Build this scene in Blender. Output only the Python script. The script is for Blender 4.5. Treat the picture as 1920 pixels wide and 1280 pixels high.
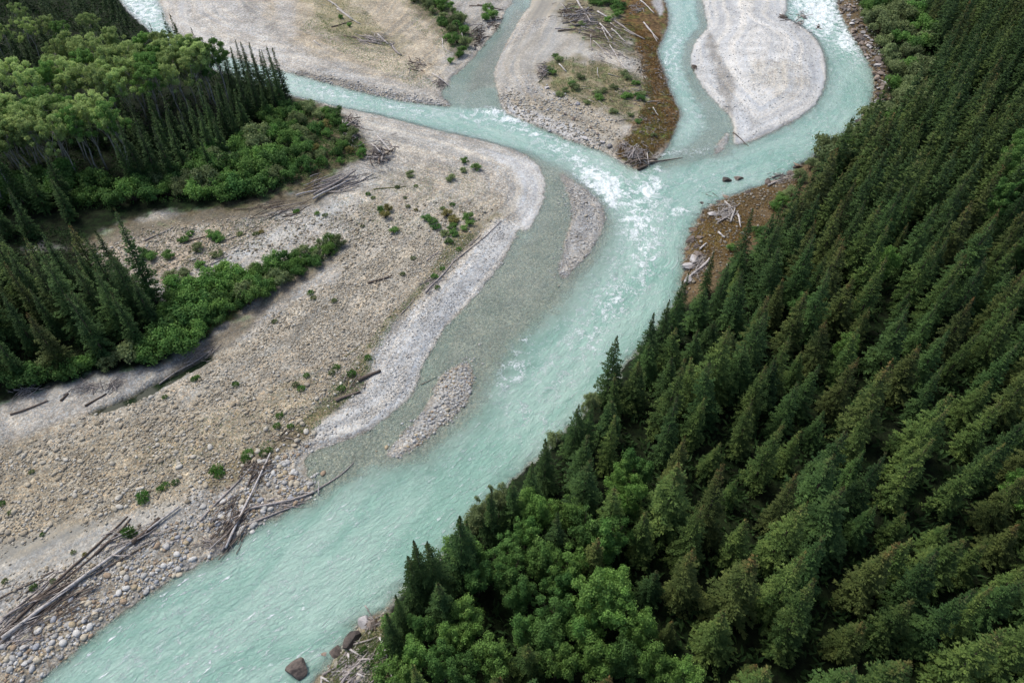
import bpy, math, random
import numpy as np
from math import radians, sin, cos, pi

random.seed(7); rng = np.random.default_rng(7)
S = bpy.context.scene
for o in list(bpy.data.objects): bpy.data.objects.remove(o)
COL = S.collection

# ------------------------------------------------------------------ camera, sky, sun, exposure
CAM_H, PITCH, FPX = 80.0, radians(45.0), 1320.0          # metres, below horizon, focal length in px of a 1920 wide frame
cd = bpy.data.cameras.new('camera'); cam = bpy.data.objects.new('camera', cd); COL.objects.link(cam)
cam.location = (0, 0, CAM_H); cam.rotation_euler = (radians(90) - PITCH, 0, 0)
cd.sensor_width = 36; cd.lens = FPX / 1920 * 36; cd.clip_start = 0.5; cd.clip_end = 5000
S.camera = cam
SUN_EL, SUN_AZ = radians(56), radians(-50)                # azimuth from +Y, negative = to the left
W = bpy.data.worlds.new('World'); S.world = W; W.use_nodes = True
wn = W.node_tree; sky = wn.nodes.new('ShaderNodeTexSky'); sky.sky_type = 'NISHITA'; sky.sun_disc = False
sky.sun_elevation = SUN_EL; sky.sun_rotation = SUN_AZ; sky.altitude = 1000; sky.air_density = 0.7; sky.dust_density = 6.0; sky.ozone_density = 0.5
bg = wn.nodes['Background']; wn.links.new(sky.outputs[0], bg.inputs[0]); bg.inputs[1].default_value = 0.14
sl = bpy.data.lights.new('sun', 'SUN'); sl.energy = 1.45; sl.angle = radians(16); sl.color = (1.0, 0.97, 0.91)
so = bpy.data.objects.new('sun', sl); COL.objects.link(so); so.location = (-60, 60, 150)
so.rotation_euler = (radians(90) - SUN_EL, 0, pi - SUN_AZ)
S.view_settings.view_transform = 'Standard'; S.view_settings.look = 'None'; S.view_settings.gamma = 1
S.view_settings.use_curve_mapping = False
S.view_settings.exposure = 0.95
S.cycles.max_bounces = 6; S.cycles.diffuse_bounces = 3; S.cycles.glossy_bounces = 2; S.cycles.transparent_max_bounces = 8
S.cycles.caustics_reflective = False; S.cycles.caustics_refractive = False

# ------------------------------------------------------------------ numeric helpers
cP, sP = cos(PITCH), sin(PITCH)
def unproj(px, py, z=0.0):
    px = np.asarray(px, float); py = np.asarray(py, float)
    a = (px - 960) / FPX; b = (640 - py) / FPX
    dz = -sP + b * cP; t = (z - CAM_H) / dz
    return np.stack([a * t, (cP + b * sP) * t], -1)
def proj(x, y, z=0.0):
    dz = z - CAM_H; d = y * cP - dz * sP; u = y * sP + dz * cP
    return 960 + FPX * x / d, 640 - FPX * u / d
def sstep(a, b, x):
    t = np.clip((x - a) / (b - a), 0, 1); return t * t * (3 - 2 * t)
def _h(i, j, s):
    n = (i.astype(np.int64) * 374761393 + j.astype(np.int64) * 668265263 + s * 974711) & 0x7fffffff
    n = ((n ^ (n >> 13)) * 1274126177) & 0x7fffffff
    return ((n ^ (n >> 16)) & 0xffff) / 65535.0
def vnoise(x, y, s=0):
    i = np.floor(x); j = np.floor(y); u = x - i; v = y - j
    u = u * u * u * (u * (u * 6 - 15) + 10); v = v * v * v * (v * (v * 6 - 15) + 10)
    i = i.astype(np.int64); j = j.astype(np.int64)
    return (_h(i, j, s) * (1 - u) + _h(i + 1, j, s) * u) * (1 - v) + (_h(i, j + 1, s) * (1 - u) + _h(i + 1, j + 1, s) * u) * v
def fbm(x, y, o=4, s=0, g=0.5):
    r = 0; a = 1; t = 0
    for k in range(o):
        r = r + a * vnoise(x * 2**k + 17.3 * k, y * 2**k - 9.1 * k, s + k); t += a; a *= g
    return r / t
def P(pts): return unproj(*np.array(pts, float).T)
def smooth_poly(Q, n=3):                                   # Chaikin-cut outline, soft river curves
    for _ in range(n):
        R = np.roll(Q, -1, 0); Q = np.stack([Q * .75 + R * .25, Q * .25 + R * .75], 1).reshape(-1, 2)
    return Q
def sdist(Q, X, Y, lim=14.0):
    """signed distance to polygon Q, positive inside, clamped to -lim outside"""
    out = np.full(X.shape, -lim); lo = Q.min(0) - lim; hi = Q.max(0) + lim
    m = (X > lo[0]) & (X < hi[0]) & (Y > lo[1]) & (Y < hi[1])
    if not m.any(): return out
    x = X[m]; y = Y[m]; d = np.full(x.shape, 1e9); ins = np.zeros(x.shape, bool)
    for (ax, ay), (bx, by) in zip(Q, np.roll(Q, -1, 0)):
        ex, ey = bx - ax, by - ay; wx, wy = x - ax, y - ay
        t = np.clip((wx * ex + wy * ey) / (ex * ex + ey * ey + 1e-9), 0, 1)
        d = np.minimum(d, (wx - ex * t)**2 + (wy - ey * t)**2)
        c = (ay > y) != (by > y)
        if ey != 0: ins ^= c & (x < ax + (y - ay) * ex / ey)
    d = np.sqrt(d); out[m] = np.where(ins, d, np.maximum(-d, -lim)); return out
class Raster:                                              # regular sampling of a field for fast lookup
    x0, y0, st = -230.0, 8.0, 0.5; nx, ny = 921, 581
    gx, gy = np.meshgrid(x0 + st * np.arange(nx), y0 + st * np.arange(ny))
    def __init__(s, A): s.A = A
    def __call__(s, x, y):
        u = np.clip((np.asarray(x, float) - s.x0) / s.st, 0, s.nx - 1.001); v = np.clip((np.asarray(y, float) - s.y0) / s.st, 0, s.ny - 1.001)
        i = u.astype(int); j = v.astype(int); u = u - i; v = v - j; A = s.A
        return (A[j, i] * (1 - u) + A[j, i + 1] * u) * (1 - v) + (A[j + 1, i] * (1 - u) + A[j + 1, i + 1] * u) * v
GX, GY = Raster.gx, Raster.gy

# ------------------------------------------------------------------ mesh helpers
def mk(name, V, F, mats, smooth=True, attrs=None, uvl=None, midx=None):
    me = bpy.data.meshes.new(name); V = np.asarray(V, np.float32)
    Fs = F if isinstance(F, list) else [F]; Fs = [np.asarray(f, np.int32) for f in Fs if len(f)]
    loops = np.concatenate([f.ravel() for f in Fs]); tot = np.concatenate([np.full(len(f), f.shape[1], np.int32) for f in Fs])
    me.vertices.add(len(V)); me.vertices.foreach_set('co', V.ravel())
    me.loops.add(len(loops)); me.loops.foreach_set('vertex_index', loops)
    me.polygons.add(len(tot)); st = np.concatenate([[0], np.cumsum(tot)[:-1]]).astype(np.int32)
    me.polygons.foreach_set('loop_start', st)
    me.polygons.foreach_set('use_smooth', np.full(len(tot), smooth))
    for m in (mats if isinstance(mats, (list, tuple)) else [mats]): me.materials.append(m)
    if midx is not None: me.polygons.foreach_set('material_index', np.asarray(midx, np.int32))
    for k, d in (attrs or {}).items():
        d = np.asarray(d, np.float32)
        if d.ndim == 1: a = me.attributes.new(k, 'FLOAT', 'POINT'); a.data.foreach_set('value', d)
        else:
            a = me.attributes.new(k, 'FLOAT_COLOR', 'POINT'); a.data.foreach_set('color', np.concatenate([d, np.ones((len(d), 1), np.float32)], 1).ravel())
    if uvl is not None:
        u = me.uv_layers.new(name='UVMap'); u.data.foreach_set('uv', np.asarray(uvl, np.float32).ravel())
    me.update(calc_edges=True); return me
def link(name, me, parent=None, loc=None, **kw):
    o = bpy.data.objects.new(name, me); COL.objects.link(o)
    if parent: o.parent = parent
    if loc is not None: o.location = loc
    for k, v in kw.items():
        if v: o[k] = v
    return o
def tube(pts, rad, n=7, cap=True, twist=0.0):
    pts = np.asarray(pts, float); m = len(pts); T = np.gradient(pts, axis=0); T /= np.linalg.norm(T, axis=1, keepdims=True) + 1e-9
    ref = np.array([0, 0, 1.0]) if abs(T[:, 2]).mean() < .8 else np.array([1.0, 0, 0])
    A = np.cross(T, ref); A /= np.linalg.norm(A, axis=1, keepdims=True) + 1e-9; B = np.cross(T, A)
    th = np.arange(n) * 2 * pi / n + twist
    V = pts[:, None] + np.asarray(rad, float)[:, None, None] * (A[:, None] * np.cos(th)[None, :, None] + B[:, None] * np.sin(th)[None, :, None])
    V = V.reshape(-1, 3); i = np.arange(m - 1)[:, None] * n + np.arange(n)[None]; j = np.arange(m - 1)[:, None] * n + (np.arange(n)[None] + 1) % n
    F = np.stack([i, j, j + n, i + n], -1).reshape(-1, 4)
    tri = []
    if cap:
        V = np.concatenate([V, pts[:1], pts[-1:]]); a, b = m * n, m * n + 1
        for k in range(n): tri += [[a, (k + 1) % n, k], [b, (m - 1) * n + k, (m - 1) * n + (k + 1) % n]]
    return V, F, np.array(tri, int).reshape(-1, 3)
class MB:                                                  # collects tubes and leaf quads into one mesh
    def __init__(s): s.V = []; s.Q = []; s.T = []; s.n = 0; s.A = []
    def add(s, V, Q=None, T=None, a=None):
        V = np.asarray(V, float)
        if Q is not None and len(Q): s.Q.append(np.asarray(Q) + s.n)
        if T is not None and len(T): s.T.append(np.asarray(T) + s.n)
        s.V.append(V); s.A.append(np.zeros(len(V)) if a is None else np.broadcast_to(a, (len(V),)).astype(float)); s.n += len(V)
    def tube(s, *a, att=0.0, **k):
        V, Q, T = tube(*a, **k); s.add(V, Q, T, att)
    def build(s, name, mats, smooth=True, att='shade'):
        F = []
        if s.Q: F.append(np.concatenate(s.Q))
        if s.T: F.append(np.concatenate(s.T))
        return mk(name, np.concatenate(s.V), F, mats, smooth, {att: np.concatenate(s.A)})
def unit(v): return v / (np.linalg.norm(v, axis=-1, keepdims=True) + 1e-9)
def quads(C, D, N, L, Wd, bow=0.0):
    """kite-shaped leaf quads: centre C, direction D, normal N, length L, width Wd"""
    D = unit(D); Sd = unit(np.cross(D, N)); Nn = np.cross(Sd, D); L = np.asarray(L)[:, None]; Wd = np.asarray(Wd)[:, None]
    a = C - D * L * .5; b = C + Sd * Wd * .5 + Nn * L * bow; c = C + D * L * .5; d = C - Sd * Wd * .5 + Nn * L * bow
    V = np.stack([a, b, c, d], 1).reshape(-1, 3); return V, np.arange(len(C) * 4).reshape(-1, 4)

# ------------------------------------------------------------------ materials
class M:
    def __init__(s, name):
        s.m = bpy.data.materials.new(name); s.m.use_nodes = True; s.t = s.m.node_tree; s.t.nodes.clear()
        s.out = s.t.nodes.new('ShaderNodeOutputMaterial')
    def n(s, ty, ins=None, **props):
        nd = s.t.nodes.new('ShaderNode' + ty)
        for k, v in props.items(): setattr(nd, k, v)
        for k, v in (ins or {}).items(): s.set(nd, k, v)
        return nd
    def set(s, nd, k, v):
        sk = nd.inputs[k]
        if hasattr(v, 'bl_idname') and v.bl_idname.startswith('ShaderNode'): v = v.outputs[0]
        if isinstance(v, bpy.types.NodeSocket): s.t.links.new(v, sk)
        else: sk.default_value = v if not (isinstance(v, tuple) and len(v) == 3 and sk.type == 'RGBA') else (*v, 1)
    def math(s, op, a, b=0.0, c=None, clamp=False):
        nd = s.n('Math', operation=op, use_clamp=clamp); s.set(nd, 0, a); s.set(nd, 1, b)
        if c is not None: s.set(nd, 2, c)
        return nd.outputs[0]
    def mix(s, f, a, b, bt='MIX'):
        nd = s.n('Mix', data_type='RGBA', blend_type=bt); s.set(nd, 0, f); s.set(nd, 6, a); s.set(nd, 7, b); return nd.outputs[2]
    def ramp(s, f, lo, hi, a=0.0, b=1.0):
        nd = s.n('MapRange', {0: f, 1: lo, 2: hi, 3: a, 4: b}, interpolation_type='SMOOTHSTEP'); return nd.outputs[0]
    def attr(s, name): return s.n('Attribute', attribute_name=name)
    def surf(s, sh): s.t.links.new(sh.outputs[0] if hasattr(sh, 'outputs') else sh, s.out.inputs[0]); return s.m

def mat_ground():
    m = M('gravel_ground'); pos = m.n('NewGeometry').outputs['Position']
    col = m.attr('Col').outputs['Color']; grav = m.attr('grav').outputs['Fac']; wet = m.attr('wet').outputs['Fac']
    warp = m.n('Noise', {'Vector': pos, 'Scale': 1.7, 'Detail': 2.0}) if False else m.n('TexNoise', {'Vector': pos, 'Scale': 1.7, 'Detail': 2.0})
    v1 = m.n('TexVoronoi', {'Vector': pos, 'Scale': 2.6, 'Randomness': 1.0}); v2 = m.n('TexVoronoi', {'Vector': pos, 'Scale': 6.5})
    r1 = m.n('SeparateColor', {0: v1.outputs['Color']}); r2 = m.n('SeparateColor', {0: v2.outputs['Color']})
    b1 = m.math('MULTIPLY_ADD', r1.outputs[0], 0.55, 0.74); b2 = m.math('MULTIPLY_ADD', r2.outputs[1], 0.6, 0.70)
    big = m.n('TexNoise', {'Vector': pos, 'Scale': 0.22, 'Detail': 6.0, 'Roughness': 0.62}); bm = m.ramp(big.outputs[0], 0.3, 0.7, 0.78, 1.2)
    fine = m.n('TexNoise', {'Vector': pos, 'Scale': 3.2, 'Detail': 5.0, 'Roughness': 0.7}); fm = m.ramp(fine.outputs[0], 0.3, 0.7, 0.72, 1.28)
    br = m.math('MULTIPLY', m.math('MULTIPLY', b1, b2), m.math('MULTIPLY', bm, fm))
    gm = m.mix(grav, (1, 1, 1), m.n('CombineColor', {0: br, 1: br, 2: br}).outputs[0])
    c = m.mix(1.0, col, gm, 'MULTIPLY')
    org = m.n('TexNoise', {'Vector': pos, 'Scale': 0.9, 'Detail': 8.0, 'Roughness': 0.72}); om = m.ramp(org.outputs[0], .34, .66, .35, 1.75); og = m.n('TexNoise', {'Vector': pos, 'Scale': .33, 'Detail': 5.0})
    dirt = m.mix(1.0, c, m.n('CombineColor', {0: om, 1: om, 2: om}).outputs[0], 'MULTIPLY'); dirt = m.mix(m.ramp(og.outputs[0], .50, .62, 0, .7), dirt, m.mix(1.0, dirt, (.72, 1.25, .75), 'MULTIPLY'))
    c = m.mix(m.math('MULTIPLY', m.ramp(grav, .75, .25), m.ramp(m.n('SeparateColor', {0: col}).outputs[1], .27, .17)), c, dirt)
    warm = m.mix(m.math('MULTIPLY', grav, m.ramp(r2.outputs[2], 0.72, 0.9, 0, 0.45)), c, m.mix(1.0, c, (1.35, 1.0, 0.66), 'MULTIPLY'))
    cool = m.mix(m.math('MULTIPLY', grav, m.ramp(r1.outputs[1], 0.7, 0.9, 0, 0.5)), warm, m.mix(1.0, warm, (0.86, 0.98, 1.12), 'MULTIPLY'))
    cool = m.mix(1.0, cool, (.735, .745, .705), 'MULTIPLY'); fin = m.mix(wet, cool, m.mix(1.0, cool, (0.82, 0.80, 0.76), 'MULTIPLY'))
    hgt = m.math('ADD', m.math('MULTIPLY', v1.outputs['Distance'], -0.6), m.math('MULTIPLY', v2.outputs['Distance'], -0.25))
    hgt = m.math('ADD', m.math('MULTIPLY', hgt, grav), m.math('MULTIPLY', fine.outputs[0], 0.45))
    bump = m.n('Bump', {'Strength': 0.8, 'Distance': 0.22, 'Height': hgt})
    rough = m.math('MULTIPLY_ADD', wet, -0.45, 0.92)
    return m.surf(m.n('BsdfPrincipled', {'Base Color': fin, 'Roughness': rough, 'Normal': bump, 'Specular IOR Level': 0.12}))
def mat_stone(name='river_stone'):
    m = M(name); pos = m.n('NewGeometry').outputs['Position']
    col = m.mix(1.0, m.attr('Col').outputs['Color'], (.71, .715, .68), 'MULTIPLY'); nz = m.n('TexNoise', {'Vector': pos, 'Scale': 7.0, 'Detail': 4.0})
    f = m.ramp(nz.outputs[0], .3, .7, .8, 1.18); c = m.mix(1.0, col, m.n('CombineColor', {0: f, 1: f, 2: f}).outputs[0], 'MULTIPLY')
    return m.surf(m.n('BsdfPrincipled', {'Base Color': c, 'Roughness': 0.8, 'Specular IOR Level': 0.3, 'Normal': m.n('Bump', {'Strength': .3, 'Distance': .05, 'Height': nz.outputs[0]})}))
def mat_rock(name, a, b, lich, moss=0.0):
    m = M(name); pos = m.n('TexCoord').outputs['Object']; rnd = m.n('ObjectInfo').outputs['Random']
    p2 = m.n('VectorMath', {0: pos, 1: m.n('CombineXYZ', {0: m.math('MULTIPLY', rnd, 50), 1: rnd, 2: 0.0}).outputs[0]}, operation='ADD')
    n1 = m.n('TexNoise', {'Vector': p2, 'Scale': 2.4, 'Detail': 8.0, 'Roughness': .72}); n2 = m.n('TexNoise', {'Vector': p2, 'Scale': .6, 'Detail': 4.0})
    c = m.mix(m.ramp(n1.outputs[0], .36, .64), a, b); c = m.mix(m.ramp(n2.outputs[0], .52, .66, 0, .8), c, lich)
    f = m.math('MULTIPLY_ADD', rnd, .6, .7); c = m.mix(1.0, c, m.n('CombineColor', {0: f, 1: f, 2: f}).outputs[0], 'MULTIPLY')
    return m.surf(m.n('BsdfPrincipled', {'Base Color': c, 'Roughness': .8, 'Normal': m.n('Bump', {'Strength': .9, 'Distance': .18, 'Height': n1.outputs[0]})}))
def mat_leaf(name, a, b, tip, trans=0.3, tipw=0.5, brown=None):
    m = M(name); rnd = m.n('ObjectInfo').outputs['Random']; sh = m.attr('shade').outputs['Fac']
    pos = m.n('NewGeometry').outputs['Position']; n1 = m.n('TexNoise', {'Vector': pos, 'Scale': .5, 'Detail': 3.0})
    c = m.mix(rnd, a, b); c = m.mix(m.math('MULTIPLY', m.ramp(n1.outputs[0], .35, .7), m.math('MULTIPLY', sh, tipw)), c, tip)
    if brown:
        k = m.attr('cones').outputs['Fac']; n3 = m.n('TexNoise', {'Vector': pos, 'Scale': 1.6, 'Detail': 2.0})
        c = m.mix(m.math('MULTIPLY', k, m.ramp(n3.outputs[0], .42, .6)), c, brown)
    r2 = m.math('FRACT', m.math('MULTIPLY', rnd, 17.31)); f = m.math('MULTIPLY', m.math('MULTIPLY_ADD', m.n('TexNoise', {'Vector': pos, 'Scale': 3.0, 'Detail': 1.0}).outputs[0], .8, .6), m.math('MULTIPLY_ADD', r2, .6, .7))
    c = m.mix(1.0, c, m.n('CombineColor', {0: f, 1: f, 2: f}).outputs[0], 'MULTIPLY')
    d = m.n('BsdfPrincipled', {'Base Color': c, 'Roughness': .75, 'Specular IOR Level': .18}); t = m.n('BsdfTranslucent', {'Color': c})
    return m.surf(m.n('MixShader', {0: trans, 1: d, 2: t}))
def mat_wood(name, a, b, sc=1.0):
    m = M(name); pos = m.n('TexCoord').outputs['Object']; rnd = m.n('ObjectInfo').outputs['Random']
    n1 = m.n('TexNoise', {'Vector': pos, 'Scale': 3.5 * sc, 'Detail': 5.0, 'Roughness': .7})
    c = m.mix(rnd, a, b); f = m.ramp(n1.outputs[0], .3, .7, .55, 1.3); c = m.mix(1.0, c, m.n('CombineColor', {0: f, 1: f, 2: f}).outputs[0], 'MULTIPLY')
    return m.surf(m.n('BsdfPrincipled', {'Base Color': c, 'Roughness': .85, 'Specular IOR Level': .2, 'Normal': m.n('Bump', {'Strength': .6, 'Distance': .05, 'Height': n1.outputs[0]})}))
def mat_water():
    m = M('glacial_water'); pos = m.n('NewGeometry').outputs['Position']; uv = m.n('UVMap', uv_map='UVMap').outputs[0]
    op = m.attr('op').outputs['Fac']; foam = m.attr('foam').outputs['Fac']; strk = m.attr('streak').outputs['Fac']
    mp = m.n('Mapping', {'Vector': uv, 'Rotation': (0, 0, radians(-14)), 'Scale': (0.8, 3.0, 1)})
    st = m.n('TexNoise', {'Vector': mp, 'Scale': 1.0, 'Detail': 6.0, 'Roughness': .68, 'Distortion': .6}, noise_dimensions='2D')
    mp2 = m.n('Mapping', {'Vector': uv, 'Rotation': (0, 0, radians(10)), 'Scale': (1.3, 2.1, 1)})
    n2 = m.n('TexNoise', {'Vector': mp2, 'Scale': 1.0, 'Detail': 6.0, 'Roughness': .6, 'Distortion': .9}, noise_dimensions='2D')
    ridge = m.math('SUBTRACT', 1.0, m.math('MULTIPLY', m.math('ABSOLUTE', m.math('SUBTRACT', n2.outputs[0], .5)), 7.0), clamp=True)
    blob = m.n('TexNoise', {'Vector': uv, 'Scale': .55, 'Detail': 5.0, 'Roughness': .65, 'Distortion': .4}, noise_dimensions='2D')
    lace = m.math('MULTIPLY', ridge, m.ramp(blob.outputs[0], .34, .58))
    f1 = m.math('MULTIPLY', m.ramp(m.math('ADD', m.math('MULTIPLY', lace, .85), foam), .78, 1.2), 0.95)       # lacy white water
    f2 = m.ramp(m.math('ADD', blob.outputs[0], m.math('MULTIPLY', foam, .48)), .80, .96, 0, .85)                 # churned patches
    f3 = m.math('MULTIPLY', m.ramp(st.outputs[0], .57, .68), m.math('MULTIPLY', strk, m.ramp(m.n('TexNoise', {'Vector': m.n('Mapping', {'Vector': uv, 'Scale': (.06, .16, 1)}), 'Scale': 1.0, 'Detail': 3.0}, noise_dimensions='2D').outputs[0], .38, .62, .25, 1.25)))                     # thin foam streaks, plus sky glints painted in as white
    ff = m.math('MULTIPLY', m.math('MAXIMUM', m.math('MAXIMUM', f1, f2), f3, clamp=True), m.ramp(m.n('TexNoise', {'Vector': uv, 'Scale': 2.3, 'Detail': 3.0}, noise_dimensions='2D').outputs[0], .30, .58, .45, 1.0))
    hgt = m.math('ADD', m.math('MULTIPLY', st.outputs[0], .7), m.math('MULTIPLY', n2.outputs[0], .5))
    hgt = m.math('ADD', hgt, m.math('MULTIPLY', ff, .25))
    bump = m.n('Bump', {'Strength': .8, 'Distance': .36, 'Height': hgt})
    big = m.n('TexNoise', {'Vector': m.n('Mapping', {'Vector': uv, 'Scale': (.035, .13, 1)}), 'Scale': 1.0, 'Detail': 5.0, 'Roughness': .6, 'Distortion': 1.2}, noise_dimensions='2D')
    wc = m.mix(m.ramp(big.outputs[0], .34, .66), (.188, .335, .268), (.275, .405, .338))
    body = m.n('BsdfDiffuse', {'Color': wc, 'Normal': bump}); tr = m.n('BsdfTransparent', {'Color': (.97, 1, .98)})
    w = m.n('MixShader', {0: op, 1: tr, 2: body})
    gl = m.n('BsdfGlossy', {'Color': (1, 1, 1), 'Roughness': .16, 'Normal': bump}); fr = m.n('Fresnel', {'IOR': 1.33, 'Normal': bump})
    w = m.n('MixShader', {0: fr, 1: w, 2: gl})
    fm = m.n('BsdfDiffuse', {'Color': (.70, .74, .735), 'Normal': bump})
    return m.surf(m.n('MixShader', {0: ff, 1: w, 2: fm}))
def mat_pool():
    m = M('still_pool_water'); w = m.n('BsdfDiffuse', {'Color': (.012, .022, .010)}); g = m.n('BsdfGlossy', {'Roughness': .08}); f = m.n('Fresnel', {'IOR': 1.33})
    return m.surf(m.n('MixShader', {0: f, 1: w, 2: g}))
def mat_flat(name, c):
    m = M(name); n = m.n('TexNoise', {'Vector': m.n('NewGeometry').outputs['Position'], 'Scale': .15, 'Detail': 5.0})
    return m.surf(m.n('BsdfPrincipled', {'Base Color': m.mix(n.outputs[0], c, tuple(x * 1.6 for x in c)), 'Roughness': .95}))
MG, MS, MW, MP = mat_ground(), mat_stone(), mat_water(), mat_pool()
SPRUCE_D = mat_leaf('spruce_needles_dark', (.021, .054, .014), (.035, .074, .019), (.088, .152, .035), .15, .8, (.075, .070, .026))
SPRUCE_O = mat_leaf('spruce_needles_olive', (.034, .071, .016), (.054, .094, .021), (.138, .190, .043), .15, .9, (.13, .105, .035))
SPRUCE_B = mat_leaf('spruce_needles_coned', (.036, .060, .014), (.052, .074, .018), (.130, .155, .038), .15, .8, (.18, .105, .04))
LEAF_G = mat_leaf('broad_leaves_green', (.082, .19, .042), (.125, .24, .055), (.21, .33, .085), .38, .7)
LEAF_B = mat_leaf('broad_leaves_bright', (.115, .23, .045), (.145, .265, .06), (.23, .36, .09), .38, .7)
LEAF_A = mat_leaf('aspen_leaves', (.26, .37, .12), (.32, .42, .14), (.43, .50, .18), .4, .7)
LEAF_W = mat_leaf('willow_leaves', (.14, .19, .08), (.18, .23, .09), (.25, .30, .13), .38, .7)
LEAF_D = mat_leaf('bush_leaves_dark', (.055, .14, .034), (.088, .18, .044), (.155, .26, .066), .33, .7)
LEAF_Y = mat_leaf('dry_plant_leaves', (.17, .165, .055), (.22, .195, .065), (.27, .24, .085), .35, .6)
LEAF_U = mat_leaf('forest_fern_leaves', (.020, .048, .012), (.030, .060, .016), (.05, .085, .022), .2, .6)
BARK_S = mat_wood('spruce_bark', (.07, .05, .036), (.10, .075, .055)); BARK_A = mat_wood('aspen_bark', (.27, .25, .21), (.34, .315, .27))
WOOD_G = mat_wood('driftwood_grey', (.225, .20, .18), (.33, .30, .275)); WOOD_D = mat_wood('driftwood_dark', (.09, .07, .053), (.16, .13, .105)); WOOD_W = mat_wood('driftwood_bleached', (.34, .32, .29), (.45, .425, .40))
ROCK_W = mat_rock('rock_pale', (.30, .285, .27), (.42, .405, .39), (.18, .155, .125)); ROCK_D = mat_rock('rock_dark_brown', (.040, .031, .025), (.13, .103, .083), (.022, .017, .013)); ROCK_R = mat_rock('rock_rusty', (.14, .105, .078), (.25, .21, .175), (.13, .075, .025))

# ------------------------------------------------------------------ outlines of the land, in photo pixels dropped onto the river plane
LEFT = smooth_poly(P([(-500, 1700), (-120, 1440), (20, 1310), (70, 1275), (130, 1225), (200, 1165), (290, 1105), (350, 1065), (420, 1038), (440, 1010), (500, 975), (560, 945), (594, 921),
    (586, 900), (568, 872), (576, 846), (612, 838), (660, 822), (707, 797), (751, 760), (774, 738), (782, 715), (800, 672), (828, 622), (862, 585), (899, 548), (930, 508), (956, 467), (968, 440), (975, 428),
    (986, 434), (1000, 418), (1012, 398), (1023, 363), (1020, 322), (993, 293), (959, 279), (909, 265), (808, 242), (707, 215), (640, 203), (584, 189), (544, 180), (500, 168), (420, 140), (330, 100), (280, 60), (230, 10), (190, -40), (150, -90), (-700, -90)]), 2)
BARB = smooth_poly(P([(296, -70), (294, 0), (308, 20), (312, 44), (345, 75), (420, 104), (531, 133), (588, 148), (640, 162), (707, 180), (774, 192), (840, 200), (846, 197), (826, 180), (829, 168), (842, 158), (842, 148), (868, 128), (889, 107), (909, 81),
    (939, 47), (944, 24), (958, 10), (975, -20), (985, -70)]), 2)
BARC = smooth_poly(P([(1010, -70), (1000, 5), (980, 28), (955, 70), (935, 110), (925, 140), (932, 165), (936, 188), (942, 204), (962, 219), (1009, 236), (1060, 260), (1110, 276), (1137, 286), (1157, 299), (1177, 310), (1198, 320), (1218, 309),
    (1241, 289), (1258, 262), (1268, 232), (1278, 212), (1267, 195), (1255, 168), (1245, 134), (1230, 97), (1245, 67), (1255, 40), (1251, 13), (1241, -10), (1235, -70)]), 2)
BARE = smooth_poly(P([(1310, -70), (1316, 0), (1324, 34), (1328, 52), (1301, 81), (1293, 111), (1300, 134), (1320, 168), (1347, 198), (1367, 214), (1377, 236), (1376, 262), (1378, 274), (1414, 263), (1465, 240), (1515, 210), (1540, 181), (1550, 144), (1548, 111), (1537, 81), (1515, 57), (1488, 40), (1470, 33), (1476, 13), (1472, -70)]), 2)
ISLH = smooth_poly(P([(1048, 322), (1077, 339), (1110, 363), (1130, 386), (1135, 420), (1126, 440), (1103, 477), (1077, 503), (1060, 522), (1046, 518), (1048, 500), (1056, 467), (1066, 425), (1073, 403), (1068, 368), (1056, 343)]), 2)
ISLI = smooth_poly(P([(880, 680), (888, 700), (884, 722), (876, 753), (855, 778), (828, 797), (801, 824), (781, 836), (760, 852), (728, 858), (722, 848), (745, 827), (774, 790), (801, 763), (814, 736), (816, 722), (830, 702), (858, 684)]), 2)
ISLJ = smooth_poly(P([(1364, 246), (1368, 262), (1357, 278), (1339, 291), (1342, 278), (1354, 258)]), 2)
RIGHT = smooth_poly(P([(1560, -70), (1566, 0), (1582, 37), (1599, 71), (1619, 97), (1633, 124), (1641, 148), (1639, 181), (1629, 208), (1609, 232), (1572, 262), (1515, 298), (1485, 325), (1441, 345), (1381, 365), (1340, 382), (1310, 403), (1302, 430), (1290, 450), (1282, 487),
    (1286, 520), (1262, 580), (1200, 655), (1135, 735), (1075, 800), (1010, 860), (945, 915), (890, 980), (830, 1050), (775, 1090), (742, 1125), (715, 1155), (672, 1170), (645, 1205), (622, 1235), (606, 1262), (585, 1295), (500, 1400), (420, 1600), (3200, 1600), (3200, -70)]), 2)
LANDS = [('left', LEFT, .9, .16, 0.0), ('b', BARB, .9, .14, 0.0), ('c', BARC, 1.1, .30, 0.0), ('e', BARE, .8, .13, 0.0), ('h', ISLH, .22, .10, 0.0), ('i', ISLI, .25, .10, 0.0), ('j', ISLJ, .15, .10, 0.0), ('right', RIGHT, 1.5, .45, .05)]
SDR = {}
for nm, Q, *_ in LANDS:
    lim = 30.0 if nm in ('left', 'right') else 14.0
    SDR[nm] = Raster(sdist(Q, GX, GY, lim))
DITCH = P([(175, 779), (225, 758), (255, 746), (285, 728), (310, 716), (340, 702), (395, 672), (400, 678), (350, 706), (322, 722), (295, 738), (262, 755), (232, 764), (185, 783)])
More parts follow.
